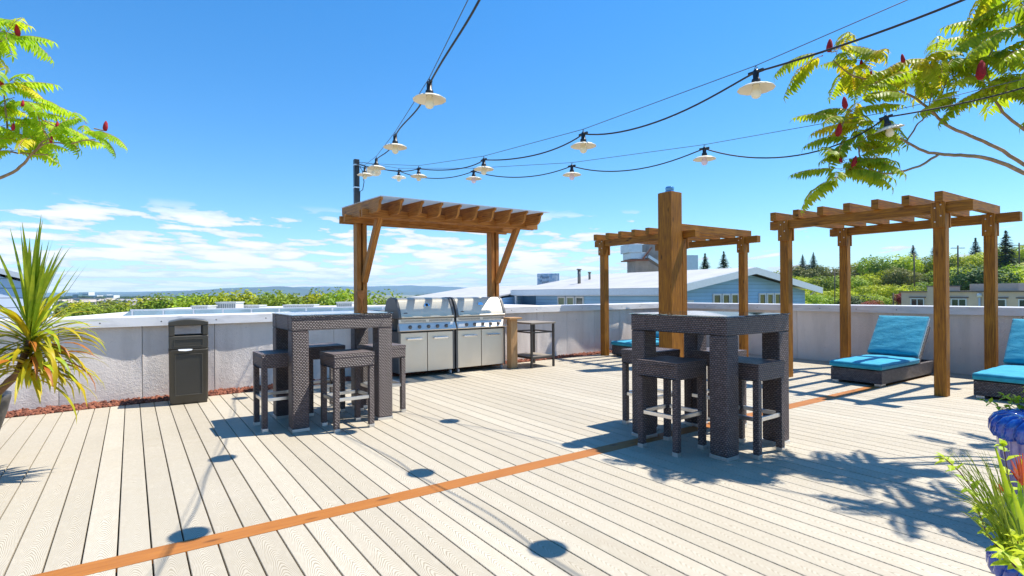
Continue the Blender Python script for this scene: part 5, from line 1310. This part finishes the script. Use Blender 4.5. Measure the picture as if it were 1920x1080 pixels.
# neighbouring roof with a glass edged upstand, beyond the left wall
GLP = simple('glass_fence_panel', (.30, .42, .46), .25, var=.25, vs=.8)
a = at(190, 19.9, 0); b_ = at(672, 22.6, 0); dv = b_-a; ang = math.atan2(dv.y, dv.x)
nb = thing('glass_fence', 'low fence of bluish glass panels on the neighbouring white roof', 'fence', (a.x, a.y, 0), ang); LL = dv.length+3
zA = at(200, 17, None, 583).z; zF = zA
n = 12
for k_ in range(n):
    x0_, x1_ = LL*k_/n, LL*(k_+1)/n; zt_ = .74
    m_ = MB()
    if k_ == 0: m_.prism([(x0_+.0, -.15), (x1_-.06, -.15), (x1_-.06, zt_), (x0_+.9, zt_), (x0_+.0, .1)], 'y', -.015, .015)
    else: m_.box(x0_+.0, x1_-.06, -.015, .015, -.15, zt_)
    m_.build('glass_panel', GLP, nb); m_ = MB(); m_.box(x1_-.055, x1_-.005, -.03, .03, -.2, zt_+.0); m_.build('post', TRIM, nb)
m_ = MB(); m_.box(.9, LL, -.035, .035, zt_+.002, zt_+.05); m_.build('top_rail', TRIM, nb)
a = at(190, 19.9, 0); nr = thing('white_roof', 'flat white neighbouring roof below the glass panel fence', 'roof', (a.x, a.y, 0), ang)
m_ = MB(); m_.box(-1.5, LL+8, -3.5, 16, -2.2, .52); m_.build('slab', simple('white_membrane', (.62, .60, .58), .7, var=.12, vs=.7), nr)
HV = simple('hvac_white', (.55, .56, .53), .5, var=.08)
HVD = simple('hvac_grille', (.20, .23, .22), .5)
for (px0_, px1_, py0_, py1_, dd, lb) in ((359, 389, 573, 590, 26, 'small flat rooftop air unit behind the trash can'), (405, 442, 566, 590, 27, 'tall finned rooftop air unit left of the wicker table'), (448, 486, 572, 590, 28, 'wide rooftop air unit with dark grille beside the finned one'), (531, 588, 571, 590, 30, 'long low rooftop unit above the left end of the wicker table'), (631, 660, 566, 590, 30, 'boxy rooftop air unit left of the shelter post')):
    a = at(px0_, dd, None, py1_); b_ = at(px1_, dd, None, py0_); w = (b_-a).to_2d().length; z1_ = b_.z
    r = thing('rooftop_unit', lb, 'air unit', (a.x, a.y, 0), -YAW); m_ = MB(); m_.box(0, w, 0, .8, .525, z1_-.05); m_.build('casing', HV, r, bevel=.01)
    m_ = MB(); m_.box(-.03, w+.03, -.03, .83, z1_-.049, z1_); m_.build('lid', HV, r)
    m_ = MB(); nn = max(3, int(w/.1))
    for k_ in range(nn): m_.box(w*(k_+.25)/nn, w*(k_+.7)/nn, -.02, -.003, z1_-.45, z1_-.1)
    m_.build('grille', HVD, r)
# far town
FW = simple('far_white_wall', (.72, .72, .70), .7); FG = simple('far_glass', (.14, .24, .26), .3); FT = simple('far_tan_wall', (.45, .38, .32), .8)
for (px0_, px1_, py0_, dd, mt, lb) in ((147, 166, 548, 950, FW, 'tall white block in the far town at the left'), (136, 147, 552, 940, FG, 'glass fronted block beside the far white tower'), (166, 182, 554, 930, FW, 'long low white building right of the far white tower'), (184, 200, 552.5, 960, FW, 'far white building with a stepped roof'), (199, 213, 553.5, 900, FW, 'far white building at the right end of the town group'), (128, 200, 559, 800, FT, 'low tan terrace in front of the far white tower'), (230, 262, 560.5, 850, FT, 'low tan far building above the olive trees')):
    a = at(px0_, dd, 0); w = (px1_-px0_)/F*dd; z1_ = at((px0_+px1_)/2, dd, None, py0_).z
    r = thing('far_building', lb, 'building', (a.x, a.y, 0), -YAW); m_ = MB(); m_.box(0, w, 0, 14, gz, z1_); m_.build('wall', mt, r)
    m_ = MB()
    nz_ = max(1, int((z1_-gz)/4)); 
    for i in range(nz_): m_.box(.8, w-.8, -.25, -.02, gz+2+i*4, gz+3.4+i*4)
    m_.build('window_band', FG, r)
for i in range(40):
    px_ = rnd.uniform(110, 330); dd = rnd.uniform(600, 1300); a = at(px_, dd, 0); r = thing('far_house', 'tiny far house roof on the flat land between the trees', 'house', (a.x, a.y, gz), rnd.uniform(0, 3), 'tiny far houses')
    m_ = MB(); w, l_ = rnd.uniform(8, 16), rnd.uniform(10, 22); m_.box(0, w, 0, l_, 0, 5); m_.build('wall', FW if i % 2 else FT, r); m_ = MB(); m_.prism([(-.5, 5.01), (w/2, 8), (w+.5, 5.01)], 'y', -.5, l_+.5); m_.build('roof', FT if i % 3 else simple('far_grey_roof', (.25, .24, .24), .8) if 'far_grey_roof' not in MATS else MATS['far_grey_roof'], r)

# building body under our deck
m_ = MB(); m_.box(-9.2, XW+.15, -4.4, 7.9, gz, -.305); tag(m_.build('own_building', BEIG), 'beige building body under the roof deck', 'building')

# ------------------------------------------------------------ haze
m_ = MB(); Rz = 9300
m_.box(-Rz, Rz, -Rz, Rz, gz-1.5, 262)
hz = m_.build('haze', None, None, fixn=True); hz.data.materials.clear()
hm = bpy.data.materials.new('haze'); hm.use_nodes = True; t = NT(hm.node_tree); t.n.clear()
pv = t.add('ShaderNodeVolumePrincipled', {'Color': (.42, .66, 1.0, 1), 'Density': 0.000085, 'Anisotropy': .0})
out = t.add('ShaderNodeOutputMaterial'); t.l.new(pv.outputs[0], out.inputs['Volume']); hz.data.materials.append(hm)
tag(hz, 'thin blue haze between the roof and the far hills', 'haze', kind='stuff')
scene.cycles.volume_bounces = 1
scene.cycles.max_bounces = 8; scene.cycles.transparent_max_bounces = 12
